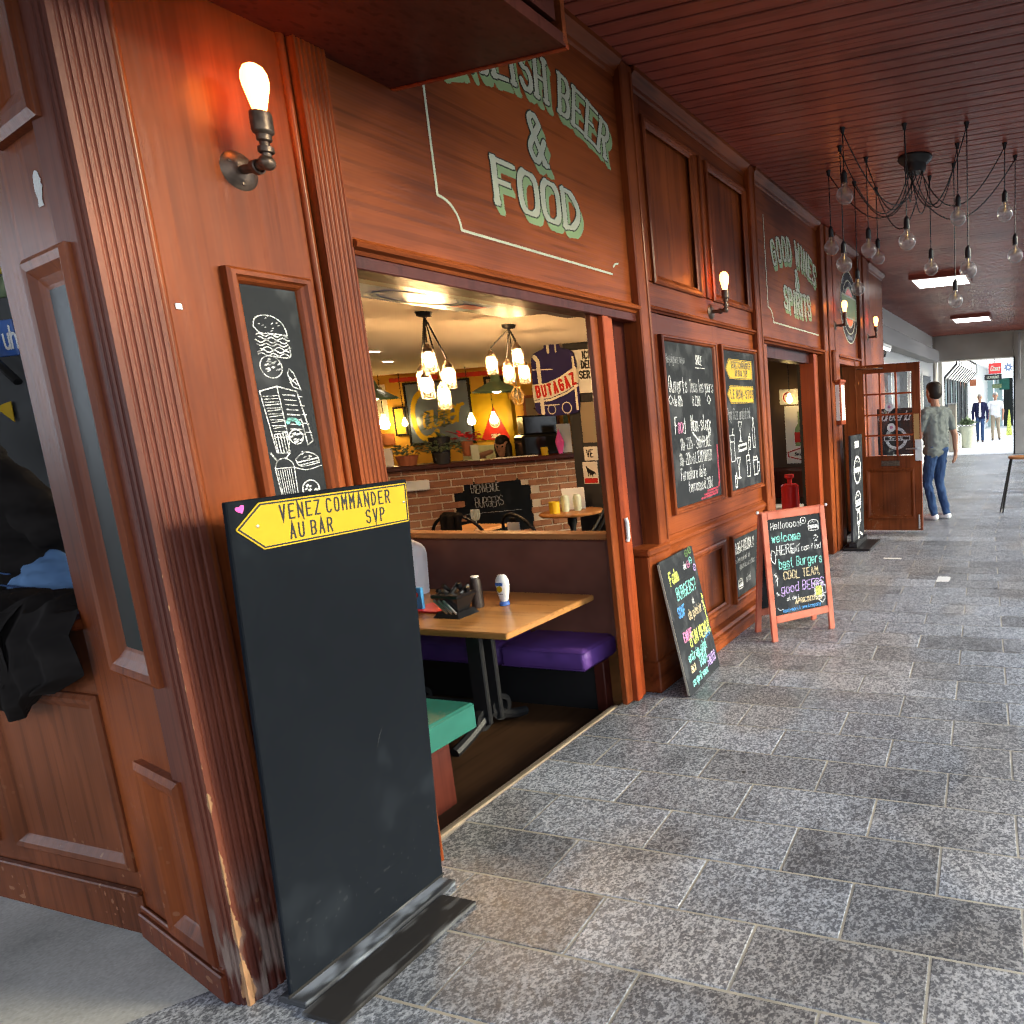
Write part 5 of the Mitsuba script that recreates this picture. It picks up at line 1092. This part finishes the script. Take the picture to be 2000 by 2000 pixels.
single('dark_shelf', bx(8.9, 9.45, .5, 1.3, .5, .86, .01), 'wood_dark', 'dark wooden shelf unit under the bottle poster', 'shelf')
# seen through the side window
SGF = Frame((2.0, 0, 0), (0, -1, 0), (0, 0, 1))
for (y0, y1, z0, z1, mt, lab, txt) in ((1.8, 2.6, 2.385, 2.49, 'yellow', 'yellow sign with dark letters through the side window', 'SB'), (1.82, 2.6, 2.29, 2.375, 'leaf', 'narrow green strip sign through the side window', None), (1.84, 2.6, 2.05, 2.2, 'blue_print', 'blue sign with pale lettering through the side window', 'uhs')):
    k, fr, t = wall_sign(lab, 'sign', 2.0, y0, y1, z0, z1, mt, .01)
    if txt: ink(fr, text_poly(txt, (z1-z0)*.6, .012, .6, .3, 0, 0, -y0-.075, z0+.03), 'black' if mt == 'yellow' else 'white', k, 'lettering', t+.001, .001)
single('yellow_pennant', SGF.extrude(Polygon([(-2.08, 1.84), (-1.96, 1.86), (-1.965, 1.77)]), .003, .012), 'yellow', 'yellow triangle pennant through the side window', 'pennant')
single('black_strut', tube([(1.93, 2.3, 2.36), (1.93, 1.76, 1.93)], .016, 10), 'iron', 'black slanting metal strut in the side window', 'strut', smooth=40)
# person in the side window
q = V3(1.66, 1.28, 1.1)
tt = thing('person', 'person in a black shirt and blue jeans sitting with their back in the side window', 'person')
B, hr, fc = head((1.62, 2.0, 2.02), (.6, .6, -.2))
put('body', blob(B + [(V3(1.64, 1.95, 1.85), .06, V3(1.66, 1.6, 1.5), .1), (V3(1.6, 1.75, 1.68), .06, V3(1.62, 1.35, 1.5), .045), (V3(1.62, 1.35, 1.5), .04, V3(1.85, 1.3, 1.35), .03)] + hand(V3(1.85, 1.3, 1.35), (1, 0, -.3)), .025), 'skin', tt, smooth=True)
put('hair', blob(hr, .03), 'hair', tt, smooth=True)
put('shirt', wrinkle(blob([(V3(1.62, 1.9, 1.73), .12, V3(1.62, 1.62, 1.62), .16), (V3(1.62, 1.75, 1.62), .17, V3(1.64, 1.4, 1.36), .19), (V3(1.64, 1.4, 1.36), .19, V3(1.64, 1.28, 1.2), .2), (V3(1.58, 1.75, 1.66), .09, V3(1.6, 1.24, 1.52), .085), (V3(1.6, 1.24, 1.52), .085, V3(1.62, 1.1, 1.36), .08)], .014, 20), .022, (7, 7, 13)), 'cotton_black', tt, smooth=True)
put('jeans', wrinkle(blob([(V3(1.62, 1.6, 1.16), .14, V3(1.62, 1.12, 1.15), .13), (V3(1.6, 1.5, 1.15), .11, V3(2.0, 1.5, 1.13), .1)], .014, 20), .02, (13, 7, 13)), 'denim_light', tt, smooth=True)
put('side_seam', tube(smooth_path([(1.487, 1.4, 1.2), (1.484, 1.25, 1.185), (1.487, 1.05, 1.17)]), .0035, 6), 'denim', tt, smooth=True)
put('pocket_edge', tube(smooth_path([(1.5, 1.28, 1.27), (1.487, 1.2, 1.23), (1.487, 1.12, 1.22)]), .0035, 6), 'denim', tt, smooth=True)
SHF = Frame((1.455, 0, 0), (0, -1, 0)); ink(SHF, text_poly('C', .03, .006, .8, .3, 0, 0, -1.02, 1.5).union(text_poly('AR', .025, .005, .7, .3, 0, 0, -1.08, 1.54)), 'cream', tt, 'lettering', 0, .001)
jk = thing('draped_jacket', 'black jacket with olive lining draped over the side window ledge', 'jacket')
def drape(y0f, y1, zb, ns, nt, amp, seed, xo=0.0):
    """Closed cloth sheet laid over the ledge and hanging down outside: y0f(t) right edge, zb(s) hem height."""
    V = []
    for side in (0, 1):
        for a in range(ns+1):
            for b in range(nt+1):
                s_, t_ = a/ns, b/nt
                y_ = y0f(t_)+(y1-y0f(t_))*s_
                if t_ < .22: u_ = t_/.22; x_, z_ = 1.52-.15*u_, 1.15+.015*math.sin(u_*3.14)
                else:
                    u_ = (t_-.22)/.78; x_ = 1.37-.055*min(1, u_*4); z_ = 1.15-(1.15-zb(s_))*u_
                f = 5.2*s_+.9*float(meshkit.noise(np.array([s_*3, t_*2.4, seed]), seed))
                d = amp*(.35+.65*t_)*(math.sin(f*6.28)*.55+.9*(float(meshkit.fbm(np.array([s_*7, t_*5, seed+.5]), 2, seed))-.5)*2)
                e = min(1, 6*s_, 6*(1-s_), 8*(1-t_)); th = .014*max(e, .12)
                V.append([x_-xo-d-(th if side == 0 else -th)-.02*e, y_, z_ + (.02*math.sin(f*5) if t_ < .22 else 0)])
    F, M = [], (ns+1)*(nt+1)
    for a in range(ns):
        for b in range(nt):
            i0 = a*(nt+1)+b; q = [i0, i0+1, i0+nt+2, i0+nt+1]
            F += [[q[0], q[1], q[2]], [q[0], q[2], q[3]], [M+q[0], M+q[2], M+q[1]], [M+q[0], M+q[3], M+q[2]]]
    rim = [a*(nt+1) for a in range(ns+1)] + [ns*(nt+1)+b for b in range(1, nt+1)] + [a*(nt+1)+nt for a in range(ns-1, -1, -1)] + [b for b in range(nt-1, 0, -1)]
    for k in range(len(rim)):
        p_, q_ = rim[k], rim[(k+1) % len(rim)]; F += [[p_, q_, M+q_], [p_, M+q_, M+p_]]
    m_ = tm(V, F); trimesh.smoothing.filter_laplacian(m_, iterations=3)
    return m_
put('shell', drape(lambda t: .62-.13*math.sin(min(t, 1)*2.6)+.2*max(0, t-.8)*3, 1.06, lambda q: .83+.05*math.sin(q*7+1)-.02*q, 70, 70, .028, 3), 'cotton_black', jk, smooth=True)
put('hood', drape(lambda t: .8-.05*math.sin(t*3), 1.34, lambda q: .9-.12*math.sin(q*3.14)**2+.03*math.sin(q*11), 50, 46, .035, 8, .03), 'cotton_black', jk, smooth=True)
put('sleeve', wrinkle(blob([((1.29, 1.0, 1.02), .05, (1.28, 1.05, .9), .045), ((1.28, 1.05, .9), .045, (1.29, 1.1, .79), .034)], .012, 12), .03, (18, 18, 26)), 'cotton_black', jk, smooth=True)
put('lining', drape(lambda t: .93, 1.4, lambda q: 1.06+.02*math.sin(q*9), 36, 24, .02, 5, .045), 'khaki', jk, smooth=True)
put('zip_pull', tube([(1.29, .86, 1.1), (1.28, .82, 1.115)], .006, 6), 'steel', jk, smooth=True)
# ------------------------------------------------------------------ people on the pavement
def standing(name, label, base, f, hgt, hip, knee, ank, top_m, leg_m, arms, hairm='hair', shoe='white', jacket=None, sc_=1.0, ln=.035):
    """base = (x, y); f = facing; joints given as (left, right) offsets in (side, forward, up) metres for a 1.8 m figure."""
    f = np.array([f[0], f[1], 0.0]); f /= np.linalg.norm(f); l = np.cross([0, 0, 1], f); s_ = hgt/1.8
    P = lambda a, b, c: np.array([base[0], base[1], 0])+s_*(a*l+b*f+np.array([0, 0, c]))
    t = thing(name, label, 'person')
    hc = P(0, .04, 1.69)
    B, hr, fc = head(hc, f, .098*s_)
    body = list(B) + [(P(0, 0, 1.5), .06*s_, P(0, 0, 1.0), .06*s_)]
    shirt = [(P(-.15, 0, 1.43), .085*s_, P(.15, 0, 1.43), .085*s_), (P(-.09, .01, 1.38), .12*s_, P(-.07, 0, 1.0), .115*s_), (P(.09, .01, 1.38), .12*s_, P(.07, 0, 1.0), .115*s_), (P(-.08, 0, 1.0), .12*s_, P(.08, 0, .93), .125*s_), (P(0, 0, 1.4), .125*s_, P(0, 0, .95), .125*s_), (P(0, 0, 1.46), .08*s_, P(0, 0, 1.3), .12*s_)]
    legs, shoes = [(P(-.08, 0, .95), .11*s_, P(.08, 0, .95), .11*s_)], []
    for sd, h_, k_, a_ in ((1, hip[0], knee[0], ank[0]), (-1, hip[1], knee[1], ank[1])):
        legs += [(P(*h_), .1*s_, P(*k_), .07*s_), (P(*k_), .07*s_, P(a_[0], a_[1], a_[2]), .058*s_)]
        body += [(P(*h_), .08*s_, P(*k_), .05*s_), (P(*k_), .05*s_, P(*a_), .035*s_)]
        shoes += [(P(a_[0], a_[1]-.03, a_[2]-.04), .045*s_, P(a_[0]*1.1, a_[1]+.15, a_[2]-.052), .036*s_)]
    for sh, el, wr, hd, sleeve in arms:
        body += [(P(*sh), .05*s_, P(*el), .042*s_), (P(*el), .042*s_, P(*wr), .028*s_)] + [(a, b*s_, c, d*s_) for a, b, c, d in hand(P(*wr), hd)]
        if sleeve == 'short':
            m_ = tuple(np.array(sh)*.35+np.array(el)*.65); shirt += [(P(*sh), .08*s_, P(*m_), .066*s_)]
        else: shirt += [(P(*sh), .08*s_, P(*el), .06*s_), (P(*el), .06*s_, P(*wr), .045*s_)]
    put('body', blob(body, ln*.8, 8), 'skin', t, smooth=True)
    put('hair', blob(hr, ln, 8), hairm, t, smooth=True); put('eye', fc, 'black', t, smooth=True)
    put('shirt' if not jacket else 'jacket', wrinkle(blob(shirt, ln*.6, 16), .022, (8, 8, 12)), top_m, t, smooth=True)
    put('trousers', wrinkle(blob(legs, ln*.6, 14), .02, (8, 8, 11)), leg_m, t, smooth=True)
    for sh in shoes: put('shoe', blob([sh], .02, 5), shoe, t, smooth=True)
    if jacket:
        put('shirt_front', blob([(P(0, .115, 1.44), .035*s_, P(0, .125, 1.0), .05*s_)], ln, 4), jacket, t, smooth=True)
    return t, P
t, P = standing('person', 'man in a grey green T-shirt and blue jeans turned towards the open pub door', (10.22, -1.0), (.62, .78), 1.9,
   [(.085, 0, .93), (-.085, 0, .93)], [(.09, .09, .5), (-.09, .05, .5)], [(.09, -.03, .085), (-.1, -.07, .085)], 'cotton_grey', 'denim',
   [((.2, 0, 1.42), (.25, .05, 1.13), (.2, .25, 1.06), (-.2, .9, .1), 'short'), ((-.2, 0, 1.42), (-.25, -.1, 1.12), (-.24, -.12, .9), (0, .1, -1), 'short')], 'hair', 'white', None, 1, .03)
standing('person', 'walking man in a dark navy jacket over a white shirt and blue trousers', (29.5, -.28), (-1, -.05), 1.86, [(.085, 0, .93), (-.085, 0, .93)], [(.09, .12, .5), (-.09, .02, .5)], [(.09, .1, .085), (-.09, -.12, .1)], 'navy', 'denim',
   [((.2, 0, 1.42), (.28, .02, 1.13), (.27, .06, .88), (0, .1, -1), 'long'), ((-.2, 0, 1.42), (-.27, .0, 1.13), (-.26, .1, .88), (0, .1, -1), 'long')], 'hair_grey', 'leather', 'white', 1, .05)
standing('person', 'walking man in a white short sleeved shirt and beige trousers', (30.6, -.82), (-1, -.0), 1.9, [(.085, 0, .93), (-.085, 0, .93)], [(.1, .02, .5), (-.1, .13, .5)], [(.14, -.1, .085), (-.1, .12, .085)], 'cotton_white', 'khaki',
   [((.2, 0, 1.42), (.29, .0, 1.13), (.28, .08, .88), (0, .1, -1), 'short'), ((-.2, 0, 1.42), (-.27, .03, 1.13), (-.26, .1, .88), (0, .1, -1), 'short')], 'hair_grey', 'leather', None, 1, .05)
# bar stool at the right edge
t = thing('bar_stool', 'tall stool with a round wooden seat and thin black legs at the right edge', 'stool')
put('seat', lathe([(0, .775), (.17, .775), (.185, .785), (.185, .8), (.17, .812), (0, .812)], (11.0, -2.13, 0), sides=28), 'wood_rail', t, smooth=40)
for (a, b) in ((-.16, .29), (.2, .27), (-.16, -.29), (.2, -.27)): put('leg', tube([(11.0+a*.6, -2.13+b*.5, .775), (11.0+a, -2.13+b, 0)], .011, 8), 'iron', t, smooth=40)
for (a, b) in ((-.19, .25),): put('leg', tube([(11.0+a*.6, -2.13+b*.5, .775), (11.0+a*1.2, -2.13+b, 0)], .011, 8), 'iron', t, smooth=40)

# ------------------------------------------------------------------ beyond the pub: shops, concrete beam, far arcade
gs = thing('grey_shop', 'pale grey shopfront with a boxed canopy beyond the pub', 'building')
put('wall', bx(11.2, 23.0, .62, .9, 0, 3.6), 'light_paint', gs)
put('canopy_box', bx(11.25, 21.5, .3, .62, 2.78, 3.1, .01), 'grey_paint', gs)
for k in range(5): put('shop_window', bx(11.6+2.1*k, 13.4+2.1*k, .6, .63, .5, 2.4), 'slate_mirror', gs)
for k in range(5): put('window_frame', [bx(11.5+2.1*k, 11.6+2.1*k, .57, .63, .4, 2.5), bx(11.6+2.1*k, 13.4+2.1*k, .57, .63, 2.4, 2.5), bx(11.6+2.1*k, 13.4+2.1*k, .57, .63, .4, .5)], 'light_paint', gs)
t = thing('tube_light', 'white fluorescent tube under the canopy beyond the pub', 'lamp')
put('housing', bx(11.45, 13.5, .2, .27, 2.66, 2.72), 'white', t); put('tube', tube([(11.5, .235, 2.64), (13.45, .235, 2.64)], .018, 10), 'white', t, smooth=40, emitter=glow((1, 1, 1), .6))
t = thing('spotlight', 'pair of small black spotlights under the canopy beyond the pub', 'lamp')
for d in (0, .12): put('lamp_head', lathe([(0, 0), (.05, .0), (.06, .1), (.04, .14), (0, .14)], (11.6+d, .1, 2.5), (.3, -1, -.4), 14), 'black', t, smooth=40)
put('bracket', bx(11.55, 11.8, .1, .13, 2.6, 2.72), 'white', t)
cb = thing('concrete_beam', 'grey concrete beam and piers closing the end of the arcade', 'beam')
put('lintel', bx(22.5, 23.1, -1.72, .55, 2.86, 3.9, .01), 'beam_concrete', cb); put('pier', bx(22.5, 23.1, .56, 1.2, 0, 3.9, .01), 'beam_concrete', cb); put('pier', bx(22.5, 23.1, -2.6, -1.73, 0, 3.9, .01), 'beam_concrete', cb)
put('pier_trim', bx(22.47, 22.5, -1.78, -1.74, 0, 2.86), 'iron', cb); put('pier_trim', bx(23.11, 23.6, .42, .54, 0, 2.86), 'light_paint', cb)
put('bracket', bx(21.9, 22.4, -1.95, -1.88, 2.2, 3.5), 'grey_paint', cb)
aw = thing('striped_shop', 'white ribbed glass shopfront with slanting awning panels beyond the beam', 'building')
put('back_wall', bx(24.3, 34, 1.0, 1.2, 0, 3.4), 'light_paint', aw)
def rib(x): return [(x, .95, 3.25), (x, .15, 3.25), (x, .1, 3.15), (x, .1, 2.85), (x, .5, 2.42), (x, .5, .72), (x, .12, .5), (x, .12, .0)]
xs = np.arange(24.4, 33.5, .85)
for i, xx in enumerate(xs):
    put('rib', [bx(min(a[0], b[0])-.035, max(a[0], b[0])+.035, min(a[1], b[1])-.02, max(a[1], b[1])+.02, min(a[2], b[2])-.02, max(a[2], b[2])+.02) if abs(a[1]-b[1]) < .01 or abs(a[2]-b[2]) < .01 else tube([a, b], .035, 6) for a, b in zip(rib(xx)[1:-1], rib(xx)[2:])], 'iron', aw)
    if i < len(xs)-1:
        x2 = xs[i+1]; R_ = rib(0)
        for (a, b, mt, nm) in ((2, 3, 'white', 'awning_panel'), (3, 4, 'white', 'awning_panel'), (4, 5, 'slate_mirror' if i % 2 else 'pane', 'shop_pane'), (5, 6, 'light_paint', 'lower_panel'), (6, 7, 'light_paint', 'lower_panel')):
            A1, A2 = R_[a], R_[b]
            V = [[xx+.03, A1[1], A1[2]], [x2-.03, A1[1], A1[2]], [x2-.03, A2[1], A2[2]], [xx+.03, A2[1], A2[2]]]
            V = np.array(V+[[q[0], q[1]+.015, q[2]+.004] for q in V])
            put(nm, tm(V, [[0, 1, 2], [0, 2, 3], [4, 6, 5], [4, 7, 6], [0, 4, 5], [0, 5, 1], [1, 5, 6], [1, 6, 2], [2, 6, 7], [2, 7, 3], [3, 7, 4], [3, 4, 0]]), mt, aw)
t = thing('metal_bin', 'beige square post bin standing before the striped shopfront', 'bin'); put('body', bx(24.0, 24.25, .1, .35, 0, 1.55, .02), 'joint', t); put('lid', bx(23.98, 24.27, .08, .37, 1.55, 1.6, .01), 'grey_paint', t)
t = thing('pot_planter', 'pale planter standing between the ribs of the striped shop', 'planter'); put('tub', lathe([(.2, 0), (.28, .5), (.3, .75), (.27, .75), (.2, .1)], (26.2, -.05, 0), sides=18), 'cream', t, smooth=40)
put('foliage', tm(*(lambda n: (np.array([[26.2+rng.normal(0, .13), -.05+rng.normal(0, .13), .8+abs(rng.normal(0, .12))] for _ in range(n*3)]), np.arange(n*3).reshape(-1, 3)))(120)), 'leaf', t)
fb = thing('far_building', 'white painted building with teal glazed doors closing the far end of the walkway', 'building')
put('wall', [bx(46, 46.5, -14, 14, 3.0, 7), bx(46, 46.5, -14, -2.2, 0, 3), bx(46, 46.5, .4, 14, 0, 3)], 'white', fb)
for (a, b) in ((-2.2, -1.75), (-1.7, -1.2), (-1.1, -.55), (-.5, .0), (.05, .4)): put('glazed_door', bx(46.1, 46.2, a, b, 0, 3.0), 'teal_glass' if a != -1.1 else 'slate_mirror', fb)
put('teal_panel', [bx(46.05, 46.1, -.9, -.3, 2.2, 2.9), bx(46.05, 46.1, -1.2, -1.12, 0, 3), bx(46.05, 46.1, -1.75, -1.7, 0, 3)], 'teal', fb)
put('canopy', bx(34.5, 46, -2.6, 1.5, 3.45, 3.6), 'white', fb); put('side_wall', bx(34, 46, .42, .7, 0, 3.45), 'light_paint', fb)
put('window_display', bx(34.5, 37.5, .38, .42, .7, 2.2), 'paper', fb)
def hang_sign(lab, x, y0, y1, z0, z1, mt):
    k = thing('hanging_sign', lab, 'sign'); fr = Frame((x, 0, 0), (0, -1, 0)); put('plate', fr.box(-y1, -y0, z0, z1, -.04, 0, .005), mt, k); put('hanger', tube([(x, (y0+y1)/2, z1), (x, (y0+y1)/2, z1+.3)], .012, 6), 'iron', k); return k, fr
k, fr = hang_sign('red hanging shop sign with pale script in the far walkway', 33.5, -.93, -.4, 2.77, 3.22, 'red')
ink(fr, text_poly('Casa', .2, .035, .6, .15, 0, .2, .665, 2.9, 'c'), 'cream', k, 'lettering', .001, .002)
k, fr = hang_sign('dark hanging sign with pale letters under the red sign', 33.6, -.95, -.21, 2.5, 2.74, 'iron')
ink(fr, text_poly('LE PASSAGE', .1, .018, .6, .25, 0, 0, .58, 2.57, 'c'), 'cream', k, 'lettering', .001, .002)
k, fr = hang_sign('white hanging sign with a grey blue star at the right of the walkway', 30.0, -1.6, -1.1, 2.45, 3.2, 'white')
st_ = Polygon([(1.35+(.2 if i % 2 == 0 else .1)*math.cos(i*math.pi/8+.2), 2.86+(.2 if i % 2 == 0 else .1)*math.sin(i*math.pi/8+.2)) for i in range(16)]); ink(fr, st_.difference(Point(1.35, 2.86).buffer(.05)), 'blue_enamel', k, 'star_print', .001, .002)
k, fr = hang_sign('small orange brown sign on the left of the far walkway', 33.2, .12, .4, 2.28, 2.56, 'terracotta')
k, fr = hang_sign('green hanging sign deep in the far walkway', 42.0, -.6, -.1, 2.25, 2.48, 'leaf')
t = thing('pavement_sign', 'tall bright green cone shaped pavement sign in the far walkway', 'sign'); put('panel', trimesh.convex.convex_hull(np.array([[34, -1.38, 0], [34, -1.12, 0], [34.1, -1.38, 0], [34.1, -1.12, 0], [34, -1.28, 1.15], [34.1, -1.22, 1.15]])), 'chalk_yellow', t)
labels[t]['label'] = 'tall bright green wedge shaped pavement sign in the far walkway'
single('floor_sticker', bx(6.55, 6.75, -1.56, -1.44, .0015, .003), 'light_paint', 'worn pale rectangular tape mark on the pavement right of the A-frame', 'tape')
single('floor_tape', bx(7.5, 7.56, -.95, -.75, .0015, .003), 'light_paint', 'thin pale tape strip on the pavement before the slim menu board', 'tape')
